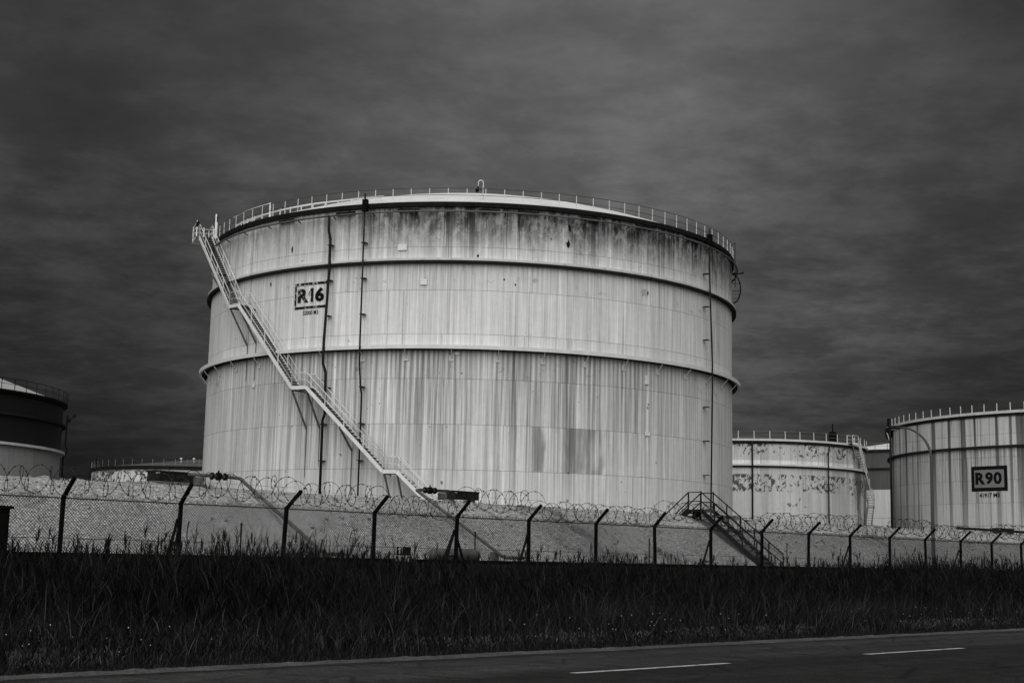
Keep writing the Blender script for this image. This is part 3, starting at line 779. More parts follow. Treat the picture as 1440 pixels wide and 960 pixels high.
# ---- two-tone tank behind, between the peeling tank and R90
Rb, Db = 22.0, 285.0
r_ = ray(1292, 680); ab = math.atan2(r_[0], r_[1])
cx, cy = Db*math.sin(ab), Db*math.cos(ab)
TB = Tank('storage_tank', cx, cy, Rb, .95, 20.0, 'distant two-tone tank, dark above and pale below, glimpsed beside R90')
Hb = TB.pt(1235, 632)[1]; TB.H = Hb; zc = TB.pt(1235, 688)[1]; zr = TB.pt(1235, 660)[1]; zl = TB.pt(1235, 728)[1]
M_two = shell_mat('shell_paint_two_tone', dict(base=.55, top=Hb, fine=.14, coat=[(zc, Hb+1, .085)], chip=0.2))
TB.shell(M_two, [0, max(zl, 1.0), zc, zr, Hb], 14, seg=8, gap=.05)
TB.ring('stiffening_ring', M_gdark, [(Rb-.02, zr), (Rb+.3, zr), (Rb+.3, zr+.3), (Rb-.02, zr+.3)])
TB.ring('rim_curb', M_gdark, [(Rb-.02, Hb-.4), (Rb+.3, Hb-.4), (Rb+.3, Hb+.02), (Rb-.02, Hb+.02)])
MB().lathe([(Rb+.2, Hb+.03), (.05, Hb+3.6)], n=96).build('roof', M_roof, TB.root)
TB.railing(Rb+.15, Hb+.03, 1.1, 60, M_railgrey, M_railgrey, .045, .03)

# ---- dark tank at the left edge
Rd, Dd = 21.0, 168.0
cx, cy = limb_centre(86.5, 620, Rd, Dd, 'right')
Hd = z_at(91, 571, math.sqrt(Dd**2-Rd**2))-.95
TD = Tank('storage_tank', cx, cy, Rd, .95, Hd, 'dark banded tank with white lower wall and cone roof at the left edge')
zc = TD.pt(84, 637)[1]; zr = TD.pt(84, 597)[1]
M_dk = shell_mat('shell_paint_dark_upper', dict(base=.30, top=Hd, fine=.05, coat=[(zc, Hd+1, .012)], chip=0.0))
TD.shell(M_dk, [0, zc*.5, zc, zr, Hd], 14, seg=10, gap=.02)
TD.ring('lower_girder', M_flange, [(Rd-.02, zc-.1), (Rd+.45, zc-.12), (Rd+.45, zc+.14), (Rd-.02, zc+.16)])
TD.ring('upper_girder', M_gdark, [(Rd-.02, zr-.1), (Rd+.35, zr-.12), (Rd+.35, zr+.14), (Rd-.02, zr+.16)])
TD.ring('walkway', M_curb, [(Rd-.02, Hd-.5), (Rd+.45, Hd-.15), (Rd+.45, Hd+.03), (Rd-.02, Hd+.03)])
zap = TD.pt(0, 531)[1]
MB().lathe([(Rd, Hd+.04), (.05, Hd+7.6)], n=96).build('roof', plain('roof_pale_paint', .42, .12, .3, .6), TD.root)
TD.railing(Rd+.40, Hd+.03, 1.15, 76, M_blackrail, M_blackrail, .035, .03)
a = TD.pt(88.0, 620)[0]
MB().tube([TD.at(a, Rd+.3, .2), TD.at(a, Rd+.3, zc-.3), TD.at(a, Rd+.7, zc+.3), TD.at(a, Rd+.45, zc+1.0), TD.at(a, Rd+.45, Hd-1.0)], .09, 6).build('riser_pipe', M_dark, TD.root)
a = TD.look+math.acos(Rd/Dd)
mb = MB(); mb.bar(TD.at(a, Rd+.4, Hd-1.8), TD.at(a, Rd+1.4, Hd-.9), .10, .12); mb.quad_box((-.15,-.15,-.2),(.15,.15,.15), Matrix.Translation(TD.at(a, Rd+1.2, Hd-1.0))); mb.quad_box((-.2,-.2,-.2),(.2,.2,.2), Matrix.Translation(TD.at(a, Rd+.6, Hd-1.6)))
mb.build('floodlight_bracket', M_box, TD.root)

# ---- far low tank behind, left of R16
Rf, Df = 17.5, 245.0
cx, cy = limb_centre(129, 660, Rf, Df, 'left')
Hf = z_at(129, 659, math.sqrt(Df**2-Rf**2))-.95
TF = Tank('storage_tank', cx, cy, Rf, .95, Hf, 'far low tank with mottled peeling wall and grey cone roof left of R16')
M_mot = shell_mat('shell_paint_mottled', dict(base=.62, top=Hf, fine=.08, flake=[(.5, Hf, .545, .92, 1.5, 3.0)], chip=.5))
TF.shell(M_mot, [0, Hf*.33, Hf*.66, Hf], 14, seg=8, gap=.04)
TF.ring('rim_curb', M_curb, [(Rf-.02, Hf-.5), (Rf+.3, Hf-.5), (Rf+.3, Hf+.02), (Rf-.02, Hf+.02)])
MB().lathe([(Rf, Hf+.03), (.05, Hf+2.3)], n=96).build('roof', M_roofgrey, TF.root)
TF.railing(Rf+.1, Hf, 1.1, 60, M_railgrey, M_blackrail, .04, .025)
for x, y in ((235, 650), (266, 648)):
    a, _ = TF.pt(x, 660)
    mb = MB(); mb.tube([TF.at(a, Rf*.6, Hf+.8), TF.at(a, Rf*.6, Hf+1.7)], .06, 6); mb.quad_box((-.18,-.2,-.12),(.18,.2,.06), Matrix.Translation(TF.at(a, Rf*.6, Hf+1.7)))
    mb.build('roof_hatch', M_rail, TF.root)
aa = TF.pt(136, 660)[0]
MB().tube([TF.at(aa, Rf+.1, Hf-.4), TF.at(aa, Rf+.1, Hf+1.6)], .08, 5).build('rim_post', M_black, TF.root)

# ------------------------------------------------------------------ security fence (local x = along, y = away from road)
PF = 27.5; SP = 2.853; SB = 14.73
first = -2; npost = 23
fence = empty('security_fence', W(SB, PF, 0), RZ)
tag(fence, 'chain-link security fence on black angled posts topped with razor coil', 'fence')
ZB, ZT, ZTIP = 1.28, 2.50, 2.87
mb = MB()
mb.quad_box((-.038,-.038,.1),(.038,.038,ZT)); mb.bar((0,-.0,ZT-.03),(0,-.46,ZTIP+.02),.07,.07, (1,0,0))
post0 = mb.build('post', M_black, fence)
# one bay of chain link, shared by every bay
mb = MB(); z0, z1, wv, r = .34, ZT-.02, .0707, .0058
nW = int((SP+(z1-z0))/wv)+1
def seg_clip(x0, sgn):
    # line x = x0 + sgn*(z-z0), clipped to 0..SP
    za, zb_ = z0, z1
    xa, xb = x0, x0+sgn*(z1-z0)
    t0, t1 = 0.0, 1.0
    dx_ = xb-xa
    for bound, sg in ((0, 1), (SP, -1)):
        fa, fb = sg*(xa-bound), sg*(xb-bound)
        if fa < 0 and fb < 0: return None
        if fa < 0: t0 = max(t0, fa/(fa-fb))
        elif fb < 0: t1 = min(t1, fa/(fa-fb))
    if t1-t0 < .01: return None
    return (xa+dx_*t0, za+(zb_-za)*t0), (xa+dx_*t1, za+(zb_-za)*t1)
for i in range(nW+1):
    for sgn, xs0 in ((1, -(z1-z0)+i*wv), (-1, i*wv)):
        c = seg_clip(xs0, sgn)
        if c: mb.tube([(c[0][0], .003*sgn, c[0][1]), (c[1][0], .003*sgn, c[1][1])], r, 3, caps=False)
for i in range(int(SP/.0353)):
    x = i*.0353+.01; mb.tube([(x, 0, z1-.02), (x+rng.normal(0,.008), rng.normal(0,.01), z1+.055+rng.uniform(0,.025))], r, 3, caps=False)
bay0 = mb.build('chain_link_panel', M_mesh, fence, flat=True)
def coil(seed):
    rg = np.random.default_rng(seed); mb = MB()
    for ph, sg, tr in ((0.0, 1, 11.0), (math.pi*.15, -1, 9.0)):
        pts = []; n = 200
        for i in range(n+1):
            x = SP*i/n; t = 2*math.pi*tr*i/n*sg*.5+ph
            rr = .275+.03*math.sin(x*5+seed)+.02*math.sin(x*13+seed*2)
            pts.append((x+.05*math.sin(x*4.4*(1+.1*seed)), -.22+rr*1.05*math.cos(t), 2.80+rr*math.sin(t)))
        mb.tube(pts, .0062, 4, caps=False)
        for j in range(0, n, 4):
            P = Vector(pts[j]); q = Vector(pts[min(j+1, n)])-P
            if q.length > 0: mb.bar(P-q.normalized()*.018, P+q.normalized()*.018, .034, .004, (rg.normal(), rg.normal(), rg.normal()))
    for y, z in ((-.45, 2.85), (-.24, 2.70)): mb.tube([(0, y, z), (SP*.5, y, z-.012), (SP, y, z)], .0028, 3, caps=False)
    return mb.build('razor_coil', M_wire, fence, flat=True)
coils = [coil(s_) for s_ in (1, 2, 3)]
rail_t = MB().tube([(first*SP,.03,ZT-.04),((first+npost-1)*SP,.03,ZT-.04)], .014, 5).build('tension_wire', M_mesh, fence)
MB().tube([(first*SP,.035,1.62),((first+npost-1)*SP,.035,1.62)], .006, 4).build('tension_wire', M_mesh, fence)
rail_b = MB().quad_box((first*SP,.05,ZB-.05),((first+npost-1)*SP,.11,ZB+.05)).build('bottom_rail', M_black, fence)
for i in range(npost):
    x = (first+i)*SP
    if i == 0: post0.location = (x, 0, 0)
    else: inst(post0, 'post', fence, (x, 0, 0), (rng.normal(0, .012), rng.normal(0, .012), rng.normal(0, .05)))
    if i < npost-1:
        if i == 0: bay0.location = (x, .06, 0)
        else: inst(bay0, 'chain_link_panel', fence, (x, .06, 0))
        if i < 3: coils[i].location = (x, 0, 0)
        else: inst(coils[i % 3], 'razor_coil', fence, (x, 0, 0), (0,0,0), (1, 1, 1+.06*math.sin(i*2.3)))
for i, both in ((1,0),(4,1),(5,0),(8,0),(11,0),(14,0),(17,0)):
    x = i*SP
    mb = MB(); mb.bar((x,.05,2.12),(x,.62,.6),.05,.05,(1,0,0)); mb.bar((x,.0,1.43),(x,.40,1.43),.04,.04); mb.build('brace', M_black, fence)
    if both:
        MB().bar((x,.05,2.12),(x+.62,.05,.7),.045,.045).build('brace', M_black, fence)
        MB().bar((x,.05,2.12),(x-.30,.45,.7),.06,.06).build('brace', M_black, fence)
# warning plaque on the fence
s_, z_ = at_perp(567.5, 775.5, PF-.03)
pq = empty('warning_plaque', W(s_, PF-.03, z_-.24), RZ); tag(pq, 'small dark warning plaque wired low on the chain-link fence', 'sign')
MB().quad_box((-.26,-.004,0),(.26,.004,.38)).build('plate', M_plate, pq)
MB().quad_box((-.245,-.008,.155),(-.065,-.005,.37)).build('pictogram_panel', M_ink, pq)
MB().quad_box((-.045,-.008,.155),(.245,-.005,.37)).build('text_panel', M_ink, pq)
mb = MB(); mb.quad_box((-.16,-.012,.19),(-.125,-.009,.29)); mb.bar((-.20,-.0105,.30),(-.10,-.0105,.33),.003,.03,(0,0,1)); mb.quad_box((-.165,-.012,.31),(-.12,-.009,.35)); mb.build('pictogram', M_plate, pq)
mb = MB(); mb.quad_box((-.24,-.008,.05),(-.17,-.005,.13)); mb.quad_box((-.02,-.008,.03),(.23,-.005,.045)); mb.quad_box((-.10,-.008,.09),(.23,-.005,.10)); mb.build('printed_marks', M_ink, pq)

# pipeline and low kerb wall behind the fence
o = MB().quad_box((-60,27.85,.2),(170,28.05,.92)).build('low_concrete_wall', M_conc, rot=(0,0,RZ))
tag(o, 'low concrete kerb wall running behind the fence above the reeds', 'wall')
pl = empty('ground_pipeline', W(0, 28.45, 1.07), RZ); tag(pl, 'dark ground-level pipeline running behind the fence', 'pipeline')
MB().tube([(-60,0,0),(170,0,0)], .17, 12).build('pipe', M_dark, pl)
sup = MB().quad_box((-.12,-.2,-.7),(.12,.2,-.16)).build('pipe_support', M_conc, pl, loc=(10,0,0))
for i in range(1, 16): inst(sup, 'pipe_support', pl, (10+i*4.0,0,0))
for x in (28.0, 40.0, 52.0): MB().tube([(x-.04,0,0),(x+.04,0,0)], .25, 12).build('flange', M_dark, pl)

# ------------------------------------------------------------------ things on the embankment
def slope_pipe(sx, side, lab, s_end, s_foot):
    e = empty('foam_pipe', W(sx, 31.0, 1.2), RZ); tag(e, lab, 'pipe', 'foam pipes on the embankment')
    top = (0, 3.85, 2.36); foot = (0, -.1, .30)
    MB().tube([(s_end, 3.9, 2.40), (-.25*side if False else (s_end*.12), 3.9, 2.38), top, (0, 3.6, 2.22), foot, (.12, -.2, .22), (s_foot, -.2, .22)], .052, 10).build('pipe_run', M_slope, e)
    xv = s_end*.42
    v = MB().tube([(xv-.10,3.9,2.385),(xv-.05,3.9,2.385),(xv+.05,3.9,2.385),(xv+.10,3.9,2.385)], [.08,.12,.12,.08], 10).build('valve_body', M_black, e)
    MB().tube([(xv,3.9,2.4),(xv,3.9,2.56)], .025, 6).build('valve_stem', M_black, v)
    for k_ in (-.22, .22): MB().tube([(xv+k_-.02,3.9,2.385),(xv+k_+.02,3.9,2.385)], .11, 10).build('flange', M_black, e)
    for k_ in (.93,):
        y = 3.6+(-.1-3.6)*k_; z = 2.22+(.30-2.22)*k_; MB().quad_box((-.14,y-.06,z-.34),(.14,y+.06,z-.04)).build('pipe_saddle', M_concdark, e)
    MB().quad_box((s_end*.8-.1,3.78,2.10),(s_end*.8+.1,4.02,2.33)).build('pipe_saddle', M_concdark, e)
    return e
slope_pipe(24.3, 1, 'dark foam pipe bending down the slope beneath the left end of R16', -1.75, .75)
slope_pipe(31.3, -1, 'dark foam pipe bending down the slope at the foot of the tank stair', 1.5, .95)
def foam_box(x0, x1, ytop, ybot, p, lab, slab=True):
    s0, zt = at_perp(x0, ytop, p); s1, zb_ = at_perp(x1, ybot, p)
    L = s1-s0; h = max(.28, zt-zb_); zb0 = zt-h
    e = empty('foam_box', W((s0+s1)/2, p, zb0), RZ); tag(e, lab, 'equipment box', 'foam boxes on the embankment')
    b_ = MB().quad_box((-L/2,-.02,0),(L/2,.36,h-.03)).build('cabinet_body', M_box, e)
    MB().quad_box((-L/2-.02,-.05,h-.028),(L/2+.02,.39,h+.01)).build('lid', M_box, e)
    for k_ in (-.34, 0.0, .34): MB().quad_box((k_*L-.02,-.036,.03),(k_*L+.02,-.022,h-.04)).build('rib', M_dark, e)
    mb = MB(); mb.bar((-L*.30,-.03,h*.8),(-.05*L,-.03,h*.12),.008,.02,(0,1,0)); mb.bar((L*.05,-.03,h*.1),(L*.30,-.03,h*.7),.008,.02,(0,1,0)); mb.build('brace_strip', M_dark, e)
    MB().quad_box((-L/2+.04,-.034,h*.72),(-L/2+.17,-.023,h*.86)).build('label_plate', M_plate, e)
    if slab:
        mb = MB(); n = 14
        for i in range(n+1):
            x = -L/2-.02+(L+.35)*i/n; d_ = .10+.06*random.random()
            mb.v += [(x,-.12,-.004),(x,.9,-.004),(x,-.12-.04*random.random(),-d_),(x,.9,-.25)]
        for i in range(n):
            a = i*4
            for q in ((0,4,5,1),(2,6,4,0),(3,7,6,2)): mb.f.append(tuple(a+j for j in q)); mb.sm.append(False)
        mb.f += [(0,1,3,2),(n*4,n*4+2,n*4+3,n*4+1)]; mb.sm += [False, False]
        mb.build('slab', M_concdark, e)
    for k_ in (-.4, .4): MB().quad_box((k_*L-.1,.15,-.45),(k_*L+.1,.55,-.003 if not slab else -.2)).build('footing', M_conc, e)
    return e
foam_box(217, 274, 661, 679, 35.3, 'long dark box on a concrete slab on the embankment left of R16')
foam_box(637, 673, 689.5, 699, 35.2, 'small dark box on the embankment crest below the R16 shell', False)
foam_box(1404, 1425, 742, 748, 36.0, 'dark box at the far right on the embankment crest below R90', True)
s0, _ = at_perp(1346, 744, 35.4); s1, _ = at_perp(1440, 746, 35.4)
o = empty('crest_pipe', W(s0, 35.4, 3.4), RZ); tag(o, 'thin dark pipe lying along the embankment crest below R90', 'pipe')
MB().tube([(0,0,.07),(2,0,.08),(s1-s0+6,0,.07)], .07, 8).build('pipe_run', M_dark, o)
for k_ in range(6): MB().quad_box((1+k_*2.2,-.12,-.15),(1.2+k_*2.2,.12,.0)).build('pipe_saddle', M_conc, o)
# broken slab on the crest beside the crossover stair
s0, z0_ = at_perp(1003, 723, 35.0); s1, _ = at_perp(1041, 733, 35.0)
mb = MB(); mb.quad_box((0,0,-.30),(s1-s0,1.1,0)); o = mb.build('concrete_slab', M_concdark, loc=W(s0, 35.0, z0_), rot=(0,0,RZ))
for v in o.data.vertices: v.co += Vector((rng.normal(0,.06), rng.normal(0,.04), rng.normal(0,.03)))
tag(o, 'dark tilted concrete slab on the crest beside the crossover stair', 'slab')

# crossover stair over the embankment
sS = 46.1
e = empty('crossover_stair', W(sS, 30.9, 1.05), RZ); tag(e, 'black crossover stair with handrails climbing the embankment right of R16', 'stair')
def P3(y, z): return (y, z)
wS_ = .82; y0, z0_, y1, z1_ = -.25, -.1, 3.05, 2.40; LL = .62; RH = .72
for x in (-wS_/2, wS_/2): MB().bar((x,y0,z0_),(x,y1,z1_),.05,.16).build('stringer', M_blackrail, e)
nt = 13
tm = MB().quad_box((-wS_/2+.035,-.15,-.03),(wS_/2-.035,.15,.03)).build('tread', M_concdark, e)
for i in range(nt):
    f = (i+.6)/nt; P = (0, y0+(y1-y0)*f, z0_+(z1_-z0_)*f+.06)
    if i == 0: tm.location = P
    else: inst(tm, 'tread', e, P)
MB().quad_box((-wS_/2,y1,z1_-.05),(wS_/2,y1+LL,z1_+.04)).build('landing', M_blackrail, e)
MB().quad_box((-wS_/2-.5,y0+.2,z0_-.6),(-wS_/2-.06,y1-.9,z0_-.3), Matrix.Translation((0,0,0))).build('footing', M_conc, e)
for x in (-wS_/2+.3, wS_/2-.1): MB().bar((x,y1+LL-.05,z1_),(x,y1+LL-.05,z1_-1.6),.08,.08).build('leg', M_blackrail, e)
yb, zb2 = y1+LL, z1_
for x in (-wS_/2, wS_/2):
    MB().bar((x,yb,zb2),(x,yb+1.7,zb2-1.3),.06,.22).build('stringer', M_blackrail, e)
    for h_ in (RH, RH*.5):
        MB().tube([(x,y0,z0_+h_+.1),(x,y1,z1_+h_),(x,yb,z1_+h_),(x,yb+1.6,z1_+h_-1.2)], .024, 6).build('handrail', M_blackrail, e)
    for i in range(6):
        f = i/5; y = y0+(y1-y0)*f; z = z0_+(z1_-z0_)*f; MB().quad_box((x-.02,y-.02,z),(x+.02,y+.02,z+RH+.05)).build('guard_post', M_blackrail, e)
    for y in (yb,): MB().quad_box((x-.022,y-.022,z1_),(x+.022,y+.022,z1_+RH)).build('guard_post', M_blackrail, e)
for i in range(6):
    f = (i+.7)/7; inst(tm, 'tread', e, (0, yb+1.7*f, zb2-1.3*f+.04))

# gas vessel on valve frame behind the fence
s0, zt = at_perp(604, 771, 29.4); s1, _ = at_perp(674, 771, 29.4); L = s1-s0
e = empty('pressure_vessel', W((s0+s1)/2, 29.4, 1.0), RZ); tag(e, 'grey horizontal vessel on a dark frame of valves behind the fence', 'vessel')
rv = .17; zc = zt-1.0-rv+.02
prof_ = [(-L/2, .03), (-L/2+.03, .10), (-L/2+.09, .15), (-L/2+.16, rv), (L/2-.16, rv), (L/2-.09, .15), (L/2-.03, .10), (L/2, .03)]
MB().tube([(x,0,zc) for x, _ in prof_], [r for _, r in prof_], 14).build('shell', M_vessel, e)
for i in range(5):
    x = -L*.36+L*.18*i
    mb = MB(); mb.tube([(x+.09*math.cos(t),-.22,zc-.30+.09*math.sin(t)) for t in np.linspace(0, 2*math.pi, 13)[:-1]], .022, 5, closed=True); mb.tube([(x,-.22,zc-.3),(x,.0,zc-.25)], .03, 6); mb.build('hand_wheel', M_black, e)
    MB().quad_box((x-.03,-.12,-.35),(x+.03,.12,zc-rv+.03)).build('saddle', M_black, e)
MB().tube([(-L/2,.05,zc-.33),(L/2,.05,zc-.33)], .045, 6).build('manifold', M_black, e)

# thin marker stakes between fence and slope
for x, yt, lab in ((340, 737, 'thin dark stake in front of the slope under the left pipe bend'), (668, 749, 'thin dark stake beside the grey horizontal vessel'), (913, 758, 'thin dark stake left of the crossover stair'),
                   (1106, 765, 'thin dark stake just right of the crossover stair'), (1258, 772, 'thin dark stake left of the street lamp'), (1385, 776, 'thin dark stake at the far right below R90')):
    s_, z_ = at_perp(x, yt, 29.9)
    mb = MB(); mb.tube([(0,0,0),(0,0,z_-.7)], .022, 6); mb.tube([(0,0,z_-.7),(0,0,z_-.66)], .03, 6)
    tag(mb.build('marker_stake', M_black, loc=W(s_, 29.9, .7), rot=(0, rng.normal(0,.02), RZ)), lab, 'stake', 'marker stakes')

# street lamp
sL, _ = at_perp(1313, 790, 29.7)
e = empty('street_lamp', W(sL, 29.7, .7), RZ); tag(e, 'tall grey street lamp with curved arm in front of R90', 'street lamp')
Hc = 5.35; pts = [(0,0,0),(0,0,.9),(0,0,3),(0,0,Hc)]; rr = [.10,.085,.075,.06]
for t in np.linspace(.12, 1.0, 10):
    an = t*math.pi/2*.97; pts.append((0, 1.55*(1-math.cos(an)), Hc+1.45*math.sin(an))); rr.append(.06-.02*t)
MB().tube(pts, rr, 10).build('pole', M_lamp, e)
hd = MB().tube([(0,1.48,Hc+1.45),(0,1.6,Hc+1.46),(0,1.85,Hc+1.46),(0,2.0,Hc+1.43)], [.04,.08,.09,.04], 10).build('lamp_head', M_box, e)
hd.scale = (1, 1, 1)
MB().quad_box((-.05,1.62,Hc+1.345),(.05,1.88,Hc+1.375)).build('lens', M_vessel, hd)
MB().quad_box((-.06,-.11,.6),(.06,-.07,1.1)).build('access_door', M_dark, e)

# dark cabinet at the left edge, in the reeds
sC, zC = at_perp(16, 711, 25.8)
e = empty('utility_cabinet', W(sC, 25.8, .1), RZ); tag(e, 'black utility cabinet among the reeds at the left edge of the picture', 'cabinet')
hC = zC-.1
MB().quad_box((-1.1,0,0),(-.02,.5,hC-.06)).build('cabinet_body', M_black, e)
MB().quad_box((-1.14,-.06,hC-.058),(.03,.56,hC)).build('lid', M_black, e)
MB().quad_box((-1.0,-.02,.2),(-.56,-.003,hC-.15)).build('door', M_black, e)
d2 = MB().quad_box((-.53,-.02,.2),(-.08,-.003,hC-.15)).build('door', M_black, e)
MB().tube([(-.20+.06*math.cos(t),-.04,1.15+.035*math.sin(t)) for t in np.linspace(0, 2*math.pi, 13)[:-1]], .010, 5, closed=True).build('handle', M_plate, d2)

# ------------------------------------------------------------------ vegetation (uncountable)
def ribbons(name, mat, base, lean, height, width, tint, nseg, bend, face=None):
    """thousands of tapering ribbons in one mesh. base (n,3), lean = unit (n,2), bend = how far the tip moves sideways"""
    n = len(base); h = height[:,None]; k = nseg+1
    t = np.linspace(0, 1, k)[None,:]
    horiz = bend[:,None]*(t**1.8)
    zz_ = h*np.sqrt(np.clip(1-(horiz/np.maximum(h,1e-3)*.75)**2, .08, 1))*t
    cx_ = base[:,0:1]+lean[:,0:1]*horiz; cy_ = base[:,1:2]+lean[:,1:2]*horiz; cz_ = base[:,2:3]+zz_
    ang = face if face is not None else rng.uniform(0, math.pi, n)
    wx, wy = np.cos(ang)[:,None], np.sin(ang)[:,None]
    wd = width[:,None]*np.clip(1.15-t**1.5*1.1, .06, 1)*np.clip(.45+t*2.2, 0, 1)*.5
    V = np.empty((n, k, 2, 3), np.float32)
    for sgn, j in ((-1, 0), (1, 1)):
        V[:,:,j,0] = cx_+sgn*wx*wd; V[:,:,j,1] = cy_+sgn*wy*wd; V[:,:,j,2] = cz_
    idx = np.arange(n*k*2, dtype=np.int32).reshape(n, k, 2)
    Fq = np.stack([idx[:,:-1,0], idx[:,:-1,1], idx[:,1:,1], idx[:,1:,0]], -1).reshape(-1, 4)
    return V.reshape(-1, 3), Fq, np.repeat(tint, k*2)
def join_stuff(name, mat, chunks, label):
    off = 0; VV, FF, TT = [], [], []
    for V, Fq, t in chunks: VV.append(V); FF.append(Fq+off); TT.append(t); off += len(V)
    V = np.concatenate(VV); Fq = np.concatenate(FF); t = np.concatenate(TT).astype(np.float32)
    me = bpy.data.meshes.new(name)
    me.vertices.add(len(V)); me.vertices.foreach_set('co', V.ravel())
    me.loops.add(Fq.size); me.loops.foreach_set('vertex_index', Fq.ravel().astype(np.int32))
    me.polygons.add(len(Fq)); me.polygons.foreach_set('loop_start', np.arange(0, Fq.size, 4, dtype=np.int32))
    me.update(calc_edges=True)
    at = me.attributes.new('tint', 'FLOAT', 'POINT'); at.data.foreach_set('value', t)
    me.materials.append(mat)
    o = bpy.data.objects.new(name, me); col.objects.link(o); o.rotation_euler = (0, 0, RZ)
    o['kind'] = 'stuff'; o['label'] = label
    return o
def gz(p): return np.interp(p, [14.9,17,19,24,26.6,28.6], [-.02,-.055,-.115,-.045,.255,.53])
def scatter(n, p0, p1, pw=1.0):
    p = p0+(p1-p0)*rng.uniform(0, 1, n)**pw
    lo, hi = .44*p-3.0, 2.35*p+4.0
    s_ = lo+(hi-lo)*rng.uniform(0, 1, n)**1.25
    return s_, p
def smooth_noise(s_, p, f, seed):
    r = np.random.default_rng(seed); out = np.zeros_like(s_)
    for _ in range(6):
        a, b, c = r.uniform(-1, 1)*f, r.uniform(-1, 1)*f, r.uniform(0, 6.28); out += np.sin(a*s_+b*p+c)
    return out/3.0
M_reed = leaf_mat('reed_leaf', .0015, .028)
M_verge = leaf_mat('verge_leaf', .002, .075)
M_flower = leaf_mat('flower_petal', .30, .55)
chunks = []
# reed belt
n = 15000
s_, p = scatter(n, 18.2, 26.9, .85)
hgt = 1.24+.16*smooth_noise(s_, p, .5, 3)+.13*smooth_noise(s_, p, 1.8, 4)+rng.normal(0, .10, n)
hgt -= np.interp(p, [18.2, 19.6], [.40, 0])
# the belt thins out and stays lower where the kerb wall shows
hgt -= .34*np.exp(-((s_-35.5-(p-26)*1.2)/4.0)**2)
hgt -= .30*np.exp(-((s_-25.0-(p-26)*1.0)/3.0)**2)
tall = rng.uniform(0, 1, n) < .045
hgt[tall] += rng.uniform(.10, .38, tall.sum())
hgt = np.clip(hgt-np.interp(p, [24, 26.6], [0, .10]), .5, 1.95); base = np.stack([s_, p, gz(p)], 1)
wind = rng.normal(.55, .8, n); lean = np.stack([np.cos(wind), np.sin(wind)], 1)
chunks.append(ribbons('', None, base, lean, hgt, np.full(n, .012), rng.uniform(.05, .5, n), 3, rng.uniform(.03, .22, n)))
for lv in range(6):
    f = rng.uniform(.18, .88, n); b2 = base.copy(); b2[:,2] += hgt*f
    b2[:,0] += lean[:,0]*.12*f**1.8; b2[:,1] += lean[:,1]*.12*f**1.8
    an = rng.uniform(0, 2*math.pi, n)*.75+rng.normal(.3, .5, n); l2 = np.stack([np.cos(an), np.sin(an)], 1)
    ln = rng.uniform(.28, .58, n)*np.clip(1.25-f*.5, .5, 1.2)
    tint = np.clip(rng.beta(1.2, 4.2, n)+(rng.uniform(0,1,n) < .10)*rng.uniform(.8, 5.0, n), 0, 6)
    chunks.append(ribbons('', None, b2, l2, ln, rng.uniform(.012, .026, n), tint, 3, ln*rng.uniform(.25, .95, n)))
# scattered tall reeds reaching in front of the fence
m2 = 1900; s2, p2 = scatter(m2, 24.0, 27.0)
kp = (smooth_noise(s2, p2*0, .45, 17) > .05) & ~((s2 > 22.3) & (s2 < 27.3)) & ~((s2 > 32.0) & (s2 < 40.0)); s2, p2 = s2[kp], p2[kp]; m2 = len(s2)
h2 = rng.uniform(1.0, 1.75, m2)**1.0; b3 = np.stack([s2, p2, gz(p2)], 1); an = rng.normal(.4, .6, m2); l3 = np.stack([np.cos(an), np.sin(an)], 1)
chunks.append(ribbons('', None, b3, l3, h2, np.full(m2, .014), rng.uniform(.05, .4, m2), 3, rng.uniform(.03, .2, m2)))
for lv in range(5):
    f = rng.uniform(.5, .98, m2); b4 = b3.copy(); b4[:,2] += h2*f; b4[:,:2] += l3*(.1*f**1.8)[:,None]
    an = rng.normal(.5, 1.1, m2); l4 = np.stack([np.cos(an), np.sin(an)], 1); ln = rng.uniform(.2, .42, m2)
    chunks.append(ribbons('', None, b4, l4, ln, rng.uniform(.014, .026, m2), rng.uniform(.0, .5, m2), 3, ln*rng.uniform(.15, .7, m2)))
# feathery plumes on some tall stems
tall_i = np.where(tall | (rng.uniform(0,1,n) < .03))[0]
for rep in range(7):
    b2 = base[tall_i].copy(); b2[:,2] += hgt[tall_i]*(.90+.012*rep); b2[:,0] += lean[tall_i,0]*.10; b2[:,1] += lean[tall_i,1]*.10
    m_ = len(tall_i); an = rng.normal(.5, .7, m_); l2 = np.stack([np.cos(an), np.sin(an)], 1); ln = rng.uniform(.14, .26, m_)
    chunks.append(ribbons('', None, b2, l2, ln, rng.uniform(.018, .034, m_), rng.uniform(.1, .6, m_), 2, ln*rng.uniform(.1, .55, m_)))
o = join_stuff('reed_bed', M_reed, chunks, 'dense dark reed bed between the road verge and the fence')
